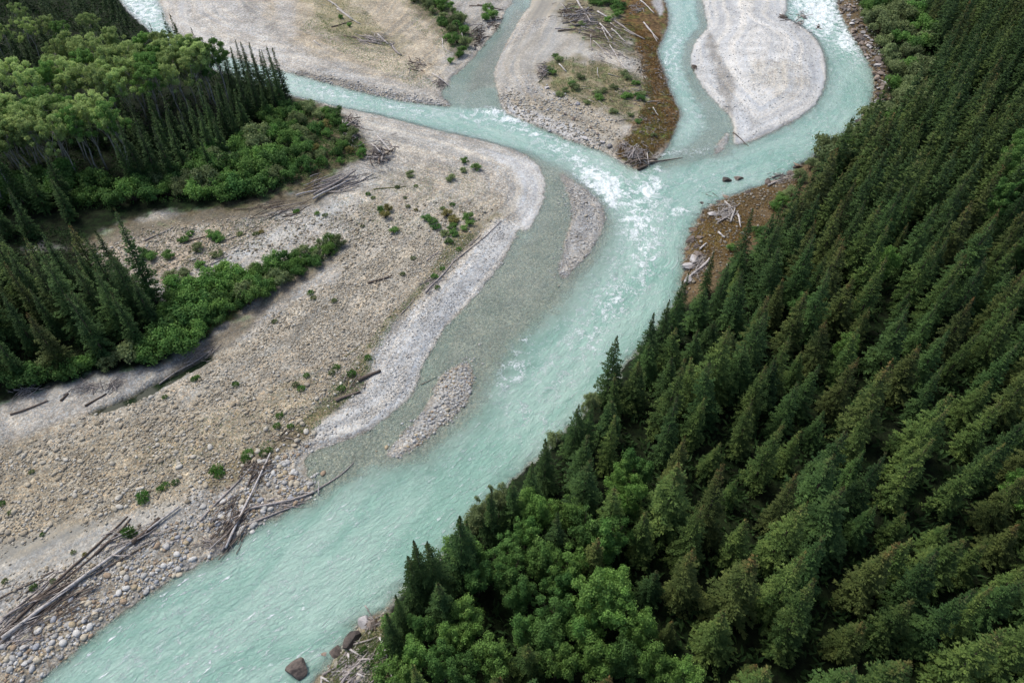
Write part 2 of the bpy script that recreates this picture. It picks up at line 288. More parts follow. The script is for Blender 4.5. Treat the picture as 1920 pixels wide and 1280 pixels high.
SHALLOW = [  # outline, water depth, softness (m)
    (P([(1000, 300), (1050, 312), (1070, 340), (1140, 420), (1120, 490), (1060, 575), (985, 640), (930, 720), (890, 785), (800, 862), (690, 885), (590, 925), (565, 870), (600, 830), (780, 720), (830, 610), (960, 460), (990, 425), (1012, 400), (1018, 350)]), .12, 8.0),
    (P([(975, 500), (900, 590), (850, 690), (790, 740), (740, 800), (690, 850), (720, 850), (780, 790), (820, 720), (870, 650), (930, 590), (1000, 510)]), .40, 3.0),
    (P([(1030, 310), (1060, 360), (1055, 430), (1030, 480), (1000, 480), (1035, 420), (1030, 350)]), .28, 2.5),
    (P([(590, 920), (565, 870), (578, 845), (660, 825), (690, 860), (640, 895)]), .10, 2.5),
    (P([(990, -60), (985, 20), (955, 80), (930, 140), (945, 205), (870, 205), (828, 185), (840, 140), (910, 75), (940, 20), (950, -60)]), .24, 3.0),
    (P([(995, 20), (960, 70), (930, 120), (925, 160), (880, 170), (895, 130), (940, 70), (970, 20)]), .09, 2.0),
    (P([(1300, 150), (1350, 205), (1378, 240), (1370, 290), (1330, 300), (1240, 320), (1235, 300), (1290, 270), (1320, 240)]), .26, 5.0),
    (P([(1320, -60), (1330, 60), (1300, 90), (1290, 130), (1330, 190), (1310, 190), (1280, 130), (1285, 80), (1310, 50), (1300, -60)]), .22, 2.5),
    (P([(1125, 390), (1150, 400), (1140, 480), (1080, 540), (1060, 530), (1110, 470)]), .5, 4.0),
    (P([(1540, 70), (1560, 110), (1560, 160), (1540, 200), (1480, 245), (1400, 280), (1370, 285), (1470, 230), (1535, 170)]), .7, 4.0),
]
def height(x, y, detail=True):
    x = np.asarray(x, float); y = np.asarray(y, float)
    jit = (fbm(x * .9, y * .9, 3, 5) - .5) * 1.1; bed = np.full(x.shape, 1.7); land = np.full(x.shape, -9.0); best = np.full(x.shape, -99.0)
    for nm, Q, H, k, slope in LANDS:
        sd = SDR[nm](x, y) + jit * (.8 if nm != 'right' else 1.4); best = np.maximum(best, sd)
        s = np.maximum(sd, 0); h = H * (1 - np.exp(-s * k / H)) + slope * np.maximum(s - 4, 0); land = np.where(sd > 0, np.maximum(land, h), land)
    d = np.minimum(1.7, np.maximum(-best, 0) * .55)
    for Q, t, soft in SHALLOW:
        w = sstep(-soft, soft * .4, sdist(Q, x, y, 10.0) + jit * 1.5); d = d * (1 - w) + np.minimum(d, t) * w
    out = np.where(best > 0, land, -d)
    out = out - .75 * sstep(-.9, .4, sdist(DITCH, x, y, 6.0) + jit * .8)
    if detail:
        out = out + (fbm(x * .35, y * .35, 4, 11) - .5) * .34 * sstep(0, 5, best) + (fbm(x * 1.6, y * 1.6, 3, 23) - .5) * .10 * np.where(best > -1, 1, .8)
    return out
HR = Raster(height(GX, GY))
def ground(px, py):
    p = unproj(px, py, 0.0)
    for _ in range(4):
        z = HR(p[..., 0], p[..., 1]); a = (np.asarray(px, float) - 960) / FPX; b = (640 - np.asarray(py, float)) / FPX
        t = (z - CAM_H) / (-sP + b * cP); p = np.stack([a * t, (cP + b * sP) * t], -1)
    return np.concatenate([p, HR(p[..., 0], p[..., 1])[..., None]], -1)
def drop(x, y): return np.array([x, y, float(HR(x, y))])

# ------------------------------------------------------------------ colour zones of the ground (albedo of what lies there)
PALE, GREY, TAN, BROWNT, SAND = (.47, .465, .46), (.37, .355, .335), (.375, .34, .285), (.32, .275, .205), (.35, .33, .295)
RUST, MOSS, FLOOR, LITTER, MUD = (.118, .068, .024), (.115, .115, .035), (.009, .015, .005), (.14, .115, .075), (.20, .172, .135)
ZONES = [  # outline px, colour, gravel amount, edge softness m, strength
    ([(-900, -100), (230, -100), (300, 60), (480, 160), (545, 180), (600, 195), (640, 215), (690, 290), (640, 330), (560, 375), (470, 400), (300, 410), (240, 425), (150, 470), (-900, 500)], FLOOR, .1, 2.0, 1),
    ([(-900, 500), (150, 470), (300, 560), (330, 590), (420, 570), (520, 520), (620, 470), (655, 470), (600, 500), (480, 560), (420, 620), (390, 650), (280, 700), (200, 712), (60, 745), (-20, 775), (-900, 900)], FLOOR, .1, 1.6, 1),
    ([(560, 190), (640, 205), (690, 270), (700, 300), (600, 350), (520, 385), (480, 380), (560, 320), (600, 260)], LITTER, .3, 2.0, .9),
    ([(150, 470), (250, 420), (420, 395), (560, 370), (640, 345), (600, 390), (480, 420), (320, 440), (200, 490)], LITTER, .6, 1.6, .8),
    ([(380, 655), (430, 610), (520, 545), (620, 490), (660, 480), (600, 520), (540, 560), (470, 630), (420, 670), (330, 715), (300, 712)], MUD, .6, 1.2, .9),
    ([(360, 610), (400, 570), (470, 570), (430, 610), (400, 630)], (.26, .17, .06), .2, 1.0, .8),
    ([(170, 490), (280, 440), (420, 425), (540, 415), (500, 450), (420, 490), (340, 530), (280, 540)], (.37, .32, .265), 1, 2.0, .9),
    ([(370, 515), (450, 472), (540, 428), (600, 403), (660, 378), (690, 340), (730, 335), (725, 370), (640, 408), (560, 444), (500, 472), (430, 503)], (.44, .435, .425), .9, 1.2, .9),
    ([(640, 210), (700, 222), (800, 248), (900, 272), (960, 288), (1005, 305), (1030, 350), (1015, 405), (985, 440), (955, 400), (965, 370), (930, 330), (880, 305), (800, 305), (740, 330), (700, 340), (720, 300), (690, 260)], (.43, .415, .39), .9, 2.0, .9),
    ([(900, 285), (960, 292), (1005, 308), (1030, 350), (1015, 405), (985, 440), (968, 400), (985, 360), (960, 320)], (.55, .548, .55), .6, 1.2, .9),
    ([(700, 330), (800, 310), (900, 330), (960, 400), (950, 450), (880, 470), (800, 500), (700, 510), (620, 520), (660, 430)], (.39, .355, .30), 1, 2.5, .7),
    ([(-300, 880), (0, 830), (150, 790), (280, 745), (400, 685), (520, 595), (640, 520), (760, 455), (850, 440), (900, 440), (870, 490), (800, 555), (740, 615), (690, 680), (680, 720), (600, 790), (560, 840), (500, 850), (460, 890), (400, 920), (330, 950), (200, 985), (100, 1010), (-300, 1120)], TAN, 1, 1.6, .9),
    ([(-300, 890), (100, 850), (300, 800), (480, 740), (620, 690), (690, 690), (600, 790), (560, 840), (500, 850), (460, 890), (400, 920), (330, 950), (200, 985), (100, 1010), (-300, 1100)], BROWNT, 1, 3.0, .75),
    ([(560, 840), (610, 790), (680, 735), (700, 690), (690, 660), (740, 610), (800, 545), (850, 490), (900, 440), (940, 410), (930, 400), (850, 450), (790, 540), (720, 610), (670, 680), (640, 730), (560, 800), (470, 850), (380, 910), (400, 930), (470, 900)], (.19, .155, .085), .8, 1.0, .7),
    ([(585, 832), (600, 800), (650, 770), (705, 700), (695, 680), (745, 620), (805, 560), (865, 500), (930, 415), (968, 425), (970, 450), (930, 510), (860, 590), (800, 680), (785, 730), (705, 800)], (.49, .488, .485), .7, .9, .95),
    ([(-300, 1120), (0, 1040), (100, 1010), (200, 985), (330, 948), (350, 965), (250, 1012), (150, 1062), (0, 1112), (-300, 1220)], (.41, .395, .365), .5, 1.0, .9),
    ([(-300, 1090), (0, 1030), (100, 1003), (210, 978), (220, 985), (100, 1022), (0, 1062), (-300, 1150)], (.31, .29, .25), .15, .8, .8),
    ([(-300, 860), (0, 775), (100, 742), (200, 714), (280, 702), (340, 688), (300, 720), (200, 768), (100, 800), (0, 842), (-300, 930)], (.40, .385, .365), .8, 1.0, .9),
    ([(100, 1240), (200, 1165), (350, 1065), (440, 1010), (560, 945), (594, 921), (570, 870), (550, 850), (480, 900), (400, 970), (300, 1030), (150, 1120), (-100, 1250), (-200, 1400), (0, 1400)], (.33, .30, .255), 1, 1.2, .8),
    # upper left bar
    ([(300, -80), (420, -80), (470, 40), (600, 130), (760, 180), (850, 200), (700, 190), (530, 140), (400, 105), (310, 50)], (.50, .485, .465), .9, 3.0, .9),
    ([(520, -80), (760, -80), (870, 60), (830, 130), (800, 165), (700, 140), (560, 90), (500, 20)], (.41, .36, .285), 1, 3.0, .9),
    ([(510, -80), (545, -80), (560, 70), (530, 85), (520, 40)], (.42, .405, .39), .9, 1.5, .8),
    ([(590, -20), (650, -10), (700, 40), (740, 90), (730, 100), (650, 90), (610, 60), (590, 30)], (.25, .23, .12), .6, 6.0, .6),
    ([(560, 130), (640, 150), (760, 180), (800, 183), (760, 187), (640, 166), (555, 142)], (.20, .185, .165), 1, 1.2, .8),
    ([(750, -20), (820, 0), (880, 50), (900, 80), (850, 115), (820, 70), (770, 20)], LITTER, .5, 1.5, .7),
    # middle bar
    ([(1000, -70), (1080, -70), (1070, 20), (1020, 40), (985, 45), (990, 10)], (.36, .335, .295), .15, 1.5, .95),
    ([(960, 80), (1030, 50), (1110, 60), (1130, 110), (1060, 120), (1010, 130), (960, 150), (935, 160), (940, 110)], (.385, .37, .345), .5, 2.5, .9),
    ([(1015, 130), (1060, 115), (1150, 130), (1220, 160), (1230, 220), (1180, 240), (1120, 210), (1060, 190), (1010, 165)], (.20, .165, .09), .4, 3.5, .85),
    ([(1050, -70), (1200, -70), (1200, 60), (1190, 110), (1130, 100), (1060, 70)], (.17, .145, .085), .3, 3.5, .85),
    ([(950, 190), (1010, 185), (1080, 200), (1150, 230), (1170, 270), (1140, 284), (1060, 256), (980, 225)], (.36, .325, .27), 1, 1.5, .8),
    ([(940, 195), (1000, 215), (1080, 245), (1130, 275), (1110, 277), (1040, 252), (960, 218)], (.47, .465, .47), .9, .9, .8),
    ([(1150, -70), (1260, -70), (1260, 40), (1245, 80), (1240, 110), (1255, 150), (1285, 212), (1262, 265), (1200, 325), (1150, 295), (1165, 265), (1190, 235), (1215, 205), (1210, 150), (1190, 100), (1165, 50)], RUST, .25, 1.5, .95),
    ([(1170, 270), (1200, 240), (1240, 230), (1255, 250), (1230, 280), (1190, 290)], MOSS, .2, 1.5, .6),
    ([(1214, -70), (1240, -70), (1243, 20), (1238, 35), (1222, 10)], (.5, .5, .51), .8, .6, .9),
    # white bar, islets
    ([(1280, -80), (1490, -80), (1480, 20), (1570, 120), (1540, 200), (1380, 290), (1280, 130)], (.58, .58, .585), .5, 2.0, 1),
    ([(1430, 110), (1490, 120), (1500, 160), (1460, 185), (1410, 170)], (.44, .42, .385), .9, 4.0, .8),
    ([(1330, 60), (1345, 100), (1375, 150), (1372, 220), (1362, 210), (1345, 150), (1325, 90)], (.30, .285, .265), .8, 1.0, .8),
    ([(1040, 310), (1140, 380), (1140, 430), (1050, 540), (1030, 520), (1060, 400)], (.36, .35, .34), 1, 1.5, .9),
    ([(900, 670), (890, 760), (720, 870), (700, 850), (800, 720)], (.40, .39, .375), 1, 1.5, .9),
    # right bank
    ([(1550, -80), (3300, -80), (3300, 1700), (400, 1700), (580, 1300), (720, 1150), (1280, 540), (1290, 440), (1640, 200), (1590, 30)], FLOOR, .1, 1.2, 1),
    ([(1555, -80), (1590, -80), (1605, 20), (1640, 100), (1660, 150), (1655, 210), (1625, 215), (1630, 140), (1590, 70), (1560, 20)], (.13, .095, .055), .9, 1.2, .95),
    ([(1280, 400), (1340, 370), (1480, 320), (1530, 300), (1520, 360), (1450, 440), (1390, 500), (1320, 560), (1270, 580), (1270, 480)], (.145, .105, .06), .8, 1.2, .95),
    ([(1300, 430), (1380, 400), (1400, 440), (1340, 490), (1300, 480)], (.15, .10, .035), .5, 1.5, .7),
    ([(715, 1150), (735, 1170), (735, 1290), (730, 1500), (400, 1500), (590, 1285), (640, 1200), (680, 1165)], (.26, .225, .14), .4, 1.0, .95),
]
def paint(x, y, h):
    n = x.shape; col = np.empty(n + (3,)); col[:] = GREY; grav = np.ones(n); jx = (fbm(x * .22, y * .22, 5, 31) - .5); jf = (fbm(x * .9, y * .9, 3, 37) - .5)
    sdl = np.maximum.reduce([SDR[k[0]](x, y) for k in LANDS]); bn = fbm(sdl * .55 + 6 * fbm(x * .04, y * .04, 2, 3), (x + y) * .025, 4, 71); bn2 = fbm(sdl * 1.5 + 5 * fbm(x * .06, y * .06, 2, 4), (x - y) * .05, 3, 73)
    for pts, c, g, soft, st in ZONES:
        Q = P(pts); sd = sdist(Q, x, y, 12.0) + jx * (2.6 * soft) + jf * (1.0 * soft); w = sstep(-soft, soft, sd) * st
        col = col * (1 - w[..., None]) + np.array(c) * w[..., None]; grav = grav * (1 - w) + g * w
    lit = sstep(.08, .2, col[..., 1]); k_ = 1 + lit * ((bn - .5) * .50 + (bn2 - .5) * .40); col = col * np.clip(k_, .6, 1.35)[..., None] * (1 + (lit * (bn2 - .5) * .22)[..., None] * np.array((.6, 0, -.9))); grav = grav * (1 - .3 * sstep(.58, .70, bn) * lit)
    bed = sstep(.02, -.12, h); col = col * (1 - bed[..., None]) + np.array((.43, .415, .365)) * bed[..., None]; grav = np.maximum(grav, bed)
    dt = sstep(-.6, .2, sdist(DITCH, x, y, 6.0)); col = col * (1 - dt[..., None]) + np.array((.05, .055, .03)) * dt[..., None]
    wet = sstep(.10, .03, h - .05 * jx) * .9
    return col, grav, wet

# ------------------------------------------------------------------ ground sheets
NX, NY = 690, 510
ys = 16 + (288 - 16) * ((np.exp(np.linspace(0, 1.25, NY)) - 1) / (np.exp(1.25) - 1)); us = np.linspace(-1, 1, NX)
tx = us[None] * (52 + .64 * ys)[:, None]; ty = np.repeat(ys[:, None], NX, 1); th = height(tx, ty)
tcol, tgrav, twet = paint(tx, ty, th)
V = np.stack([tx, ty, th], -1).reshape(-1, 3); idx = np.arange(NX * NY).reshape(NY, NX)
F = np.stack([idx[:-1, :-1], idx[:-1, 1:], idx[1:, 1:], idx[1:, :-1]], -1).reshape(-1, 4); fc = V[F].mean(1)
sds = np.stack([SDR[k[0]](fc[:, 0], fc[:, 1]) for k in LANDS], 1); own = np.where(sds.max(1) > -1.6, sds.argmax(1), 8)
GNAMES = ['left_bank', 'gravel_bar', 'gravel_bar', 'gravel_bar', 'gravel_bar', 'gravel_bar', 'gravel_bar', 'right_bank', 'river_bed']
GLAB = ['broad pale and tan cobble bank along the left side of the river', 'pinkish gravel bar above the upper left channel', 'gravel bar with rusty brown tip between two channels', 'rounded near-white gravel bar inside the upper right bend',
        'narrow wet gravel islet beside the rapids', 'narrow stony strip in the shallows below the pale tongue', 'tiny gravel spit under the white bar', 'forested right bank with brown debris shore', 'stony river bed seen through shallow water']
LAND = []
for k in range(9):
    f = F[own == k]
    if not len(f): LAND.append(None); continue
    u, inv = np.unique(f, return_inverse=True)
    me = mk(GNAMES[k], V[u], inv.reshape(-1, 4), MG, True, {'Col': tcol.reshape(-1, 3)[u], 'grav': tgrav.ravel()[u], 'wet': twet.ravel()[u]})
    LAND.append(link(GNAMES[k], me, kind='structure', label=GLAB[k], category='gravel bar' if 'bar' in GNAMES[k] else ('river bed' if k == 8 else 'river bank')))
e = 2600.0
link('terrain', mk('terrain', [(-e, -e, -2.4), (e, -e, -2.4), (e, e, -2.4), (-e, e, -2.4)], np.array([[0, 1, 2, 3]]), mat_flat('forest_floor', (.03, .035, .015))), kind='structure', label='forest floor reaching away beyond the river flat', category='terrain')

# ------------------------------------------------------------------ river surface
LINES = [
    ([(60, -160), (180, -50), (260, 15), (330, 72), (430, 122), (560, 163), (700, 195), (850, 225), (960, 255), (1060, 295), (1150, 345), (1205, 410), (1205, 490), (1150, 585), (1060, 690), (950, 800), (820, 910), (680, 1010), (540, 1105), (400, 1190), (250, 1300), (60, 1480)], 1.0),
    ([(1515, -120), (1525, -30), (1545, 35), (1580, 100), (1595, 160), (1570, 215), (1500, 262), (1400, 312), (1300, 350), (1235, 410), (1215, 480)], 1.0),
    ([(1278, -120), (1282, 0), (1284, 60), (1265, 120), (1290, 190), (1315, 245), (1280, 310), (1230, 360)], .9),
    ([(985, -80), (962, 20), (925, 90), (885, 150), (885, 215)], .8),
    ([(1005, 300), (1040, 335), (1048, 400), (1010, 480), (930, 560), (860, 650), (790, 740), (720, 815), (655, 890), (590, 960), (500, 1020), (410, 1080), (300, 1150), (150, 1270), (40, 1370)], .75)]
def curve(pts, n=160):
    Q = P(pts); k = np.arange(len(Q)); t = np.linspace(0, len(Q) - 1, n); out = []
    for a in t:
        i = min(int(a), len(Q) - 2); u = a - i; p0, p1, p2, p3 = Q[max(i - 1, 0)], Q[i], Q[i + 1], Q[min(i + 2, len(Q) - 1)]
        out.append(.5 * ((2 * p1) + (-p0 + p2) * u + (2 * p0 - 5 * p1 + 4 * p2 - p3) * u * u + (-p0 + 3 * p1 - 3 * p2 + p3) * u**3))
    return np.array(out)
def flow(x, y):
    """distance to, place along and place across every current line"""
    D, U_, V_ = [], [], []
    for k, (pts, w) in enumerate(LINES):
        C = curve(pts); seg = np.diff(C, axis=0); L = np.linalg.norm(seg, axis=1); cum = np.concatenate([[0], np.cumsum(L)])
        d0 = np.full(x.shape, 1e9); s0 = np.zeros(x.shape); t0 = np.zeros(x.shape)
        for i in range(len(seg)):
            wx, wy = x - C[i, 0], y - C[i, 1]; ex, ey = seg[i] / L[i]; t = np.clip(wx * ex + wy * ey, 0, L[i]); dx, dy = wx - ex * t, wy - ey * t; d = dx * dx + dy * dy
            m = d < d0; d0 = np.where(m, d, d0); s0 = np.where(m, cum[i] + t, s0); t0 = np.where(m, np.sign(ex * dy - ey * dx) * np.sqrt(d), t0)
        D.append(np.sqrt(d0) / w + (3.0 if k == 4 else 0)); U_.append(s0 + 400 * k); V_.append(t0)
    return np.array(D), np.array(U_), np.array(V_)
WNX, WNY = 900, 760
ys = 18 + (286 - 18) * ((np.exp(np.linspace(0, 1.25, WNY)) - 1) / (np.exp(1.25) - 1)); us = np.linspace(-1, 1, WNX)
wx = us[None] * (51 + .64 * ys)[:, None]; wy = np.repeat(ys[:, None], WNX, 1); bedh = height(wx, wy)
keep = HR(wx, wy) < .30; idx = np.arange(WNX * WNY).reshape(WNY, WNX)
F = np.stack([idx[:-1, :-1], idx[:-1, 1:], idx[1:, 1:], idx[1:, :-1]], -1).reshape(-1, 4)
kf = keep.ravel()[F].any(1); lf = SDR['left'](wx, wy).ravel()[F].max(1) < 6; F = F[kf & lf]; u, inv = np.unique(F, return_inverse=True); F = inv.reshape(-1, 4)
x, y, b = wx.ravel()[u], wy.ravel()[u], bedh.ravel()[u]; dep = np.maximum(-b, 0)
FD, FU, FV = flow(x, y); op = 1 - np.exp(-1.9 * dep)
FOAM = [  # px centre, radii px, angle, amount
    (1130, 345, 50, 26, 25, .80), (1150, 372, 22, 18, 40, .75), (1100, 318, 30, 14, 20, .45), (1215, 360, 40, 20, 40, .55), (1205, 430, 40, 42, 0, .42), (1232, 345, 16, 10, 40, .6), (1275, 396, 22, 8, -20, .62), (1232, 318, 14, 8, 0, .5), (1240, 290, 60, 4, -12, .5),
    (1540, 25, 45, 42, 30, .80), (1590, 75, 30, 22, 40, .72), (1510, 8, 40, 20, 0, .5), (1610, 110, 18, 14, 30, .3), (960, 225, 40, 10, 12, .55), (925, 208, 25, 9, 5, .65), (990, 248, 50, 10, 18, .42), (1060, 285, 70, 18, 22, .36), (900, 222, 60, 12, 8, .3), (265, 15, 60, 40, 20, .55), (610, 172, 80, 14, 12, .34), (760, 205, 90, 14, 10, .26),
    (1260, 110, 20, 60, 10, .3), (1320, 215, 30, 30, 0, .22), (1310, 285, 40, 8, -10, .4), (1180, 500, 60, 90, 30, .20), (1210, 470, 34, 75, 10, .42), (1190, 400, 26, 40, 20, .5), (1150, 560, 40, 60, 35, .40), (1100, 630, 45, 55, 40, .32), (1040, 700, 50, 45, 40, .26), (980, 770, 50, 40, 40, .22), (560, 1090, 120, 50, -35, .12), (330, 1220, 120, 60, -35, .16), (960, 690, 30, 40, 30, .42), (985, 640, 20, 18, 0, .4), (930, 720, 25, 22, 30, .3), (1320, 340, 60, 20, 0, .14), (600, 1080, 200, 90, -30, .06), (1000, 800, 120, 60, -40, .10), (870, 190, 18, 18, 0, .25), (1345, 278, 14, 8, -20, .45)]
px, py = proj(x, y); foam = np.zeros(len(x))
for cx, cy, rx, ry, an, am in FOAM:
    a = radians(an); dx, dy = px - cx, py - cy; U = (dx * cos(a) + dy * sin(a)) / rx; Vv = (-dx * sin(a) + dy * cos(a)) / ry
    foam = np.maximum(foam, am * np.exp(-(U * U + Vv * Vv) * .8)) + .15 * np.minimum(foam, am * np.exp(-(U * U + Vv * Vv) * .8))
edge = sstep(.25, .05, dep) * (dep > 0); deep = sstep(.2, .8, dep)
foam = foam + (.10 + .09 * sstep(620, 330, py)) * deep
streak = .50 * deep + .85 * sstep(850, 1150, py) * sstep(700, 200, px) * deep  # extra lower-left streaks are sky glints painted into the water colour
amp = .035 + .12 * foam + .05 * deep
wgt = np.exp(-(FD - FD.min(0)) / 1.6); wgt /= wgt.sum(0); z = np.zeros(len(x))
for k in range(len(LINES)):
    su, sv = FU[k], FV[k]
    z += wgt[k] * (amp * ((fbm(su * .30, sv * .75, 4, 51) - .5) * 2.2 + (fbm(su * .9 + sv * .3, sv * 1.1, 3, 57) - .5) * 1.4) * sstep(0, .5, dep)
        + .65 * np.clip(foam - .30, 0, 1) * np.abs(fbm(su * .55, sv * .6, 3, 61) - .5) * 2.4)
fb = FD[:, F].mean(2).argmin(0)                            # the current each face follows
uvl = np.stack([FU[fb[:, None], F], FV[fb[:, None], F]], -1).reshape(-1, 2)
me = mk('river_water', np.stack([x, y, z], -1), F, MW, True, {'op': op, 'foam': foam, 'streak': streak}, uvl=uvl)
link('river_water', me, kind='structure', label='milky turquoise braided river with white rapids', category='river')
Q = P([(150, 790), (250, 735), (300, 705), (420, 655), (420, 690), (320, 735), (262, 765), (180, 795)]); zp = float(np.mean(HR(DITCH[:, 0], DITCH[:, 1]))) - .10
link('pool', mk('pool', [(a, b_, zp) for a, b_ in Q], np.arange(len(Q))[::-1][None].copy(), MP), kind='structure', label='still dark green ditch water under the left bank bushes', category='pool')

# ------------------------------------------------------------------ labels: every thing gets a phrase and a place; look-alikes are told apart in order
THINGS = []
ORD = 'first second third fourth fifth sixth seventh eighth ninth tenth eleventh twelfth thirteenth fourteenth fifteenth sixteenth seventeenth eighteenth nineteenth twentieth'.split() + ['twenty-' + w for w in 'first second third fourth fifth sixth seventh eighth ninth'.split()] + ['thirtieth']
def reg(o, cat, group, phrase, place, xyz, share=False):
    o['category'] = cat
    if group: o['group'] = group
    X, Y = proj(*xyz); THINGS.append((o, phrase, place, float(X), float(Y), share)); return o
def finish_labels():
    d = {}
    for t in THINGS: d.setdefault((t[1], t[2]), []).append(t)
    for (ph, pl), L in d.items():
        if len(L) == 1 or L[0][5]:
            for t in L: t[0]['label'] = f'{ph} {pl}'.strip()
            continue
        L.sort(key=lambda t: t[3]); n = len(L)
        for i, t in enumerate(L):
            w = 'leftmost' if i == 0 else 'rightmost' if i == n - 1 else (ORD[i] + ' from left' if i < n / 2 else ORD[n - 1 - i] + ' from right')
            t[0]['label'] = f'{ph} {pl}, {w}'
def empty(name, loc, rz=0.0, sc=1.0, tilt=(0, 0)):
    o = bpy.data.objects.new(name, None); COL.objects.link(o); o.location = loc; o.rotation_euler = (tilt[0], tilt[1], rz)
    o.scale = (sc, sc, sc) if np.isscalar(sc) else sc; o.empty_display_size = .3; return o
def part(name, me, parent, mat=None):
    o = bpy.data.objects.new(name, me); COL.objects.link(o); o.parent = parent
    if mat: o.material_slots[0].link = 'OBJECT'; o.material_slots[0].material = mat
    return o
def inside(pts, x, y): return sdist(P(pts), np.atleast_1d(np.asarray(x, float)), np.atleast_1d(np.asarray(y, float)), 5.0) > 0
def scatter(pts, n, gap=None, tries=40):
    """random spots inside a px outline, in metres, at least GAP apart"""
    Q = P(pts); lo, hi = Q.min(0), Q.max(0); out = np.zeros((0, 2))
    if gap is None:
        while len(out) < n:
            c = rng.uniform(lo, hi, (n * 3, 2)); out = np.concatenate([out, c[sdist(Q, c[:, 0], c[:, 1], 1.0) > 0]])
        return out[:n]
    c = rng.uniform(lo, hi, (n * tries, 2)); c = c[sdist(Q, c[:, 0], c[:, 1], 1.0) > 0]; keep = []
    for p in c:
        if not keep or np.min(((np.array(keep) - p)**2).sum(1)) > gap * gap: keep.append(p)
        if len(keep) >= n: break
    return np.array(keep)

# ------------------------------------------------------------------ cobbles
ico = bpy.data.meshes.new('t'); import bmesh
def icomesh(sub):
    bm = bmesh.new(); bmesh.ops.create_icosphere(bm, subdivisions=sub, radius=1.0); bm.verts.ensure_lookup_table()
    V = np.array([v.co[:] for v in bm.verts]); F = np.array([[v.index for v in f.verts] for f in bm.faces]); bm.free(); return V, F
I1V, I1F = icomesh(1); I2V, I2F = icomesh(2); I3V, I3F = icomesh(3)
PAL_W = np.array([(.60, .59, .57), (.50, .49, .48), (.40, .39, .38), (.52, .46, .36), (.36, .37, .40), (.44, .36, .24), (.36, .27, .19), (.45, .44, .42)])
PAL_T = np.array([(.45, .395, .305), (.36, .305, .225), (.50, .46, .39), (.29, .245, .18), (.42, .385, .32), (.34, .30, .24), (.55, .52, .46)])
PAL_G = np.array([(.50, .50, .50), (.42, .415, .41), (.34, .335, .33), (.56, .555, .55), (.40, .36, .30)])
def stones_at(pos, size, pal, flat=.6):
    n = len(pos); sc = size[:, None] * np.stack([rng.uniform(.8, 1.35, n), rng.uniform(.7, 1.0, n), rng.uniform(.45, .75, n) * flat / .6], 1) * .5
    a = rng.uniform(0, 2 * pi, n); B = I1V[None] * (1 + rng.uniform(-.16, .16, (n, 12, 1))) * sc[:, None]
    X = B[..., 0] * np.cos(a)[:, None] - B[..., 1] * np.sin(a)[:, None]; Y = B[..., 0] * np.sin(a)[:, None] + B[..., 1] * np.cos(a)[:, None]
    z = HR(pos[:, 0], pos[:, 1]) + sc[:, 2] * .35
    V = np.stack([X + pos[:, :1], Y + pos[:, 1:], B[..., 2] + z[:, None]], -1).reshape(-1, 3)
    F = (I1F[None] + 12 * np.arange(n)[:, None, None]).reshape(-1, 3); c = pal[rng.integers(0, len(pal), n)] * rng.uniform(.78, 1.15, (n, 1)); return V, F, np.repeat(c, 12, 0)
SHORE = [(-120, 1420), (40, 1285), (120, 1222), (200, 1160), (345, 1062), (432, 1012), (555, 943), (588, 918), (566, 876), (560, 845), (520, 860), (455, 905), (400, 962), (330, 985), (215, 1075), (60, 1170), (-160, 1300)]
TANLOW = [(-120, 900), (60, 842), (160, 800), (290, 752), (420, 690), (500, 700), (620, 680), (690, 690), (680, 720), (600, 790), (560, 840), (500, 850), (460, 890), (400, 920), (330, 945), (200, 980), (100, 1003), (-120, 1070)]
TANUP = [(420, 690), (520, 600), (640, 525), (760, 458), (850, 445), (890, 455), (800, 550), (740, 612), (690, 690), (620, 680), (500, 700)]
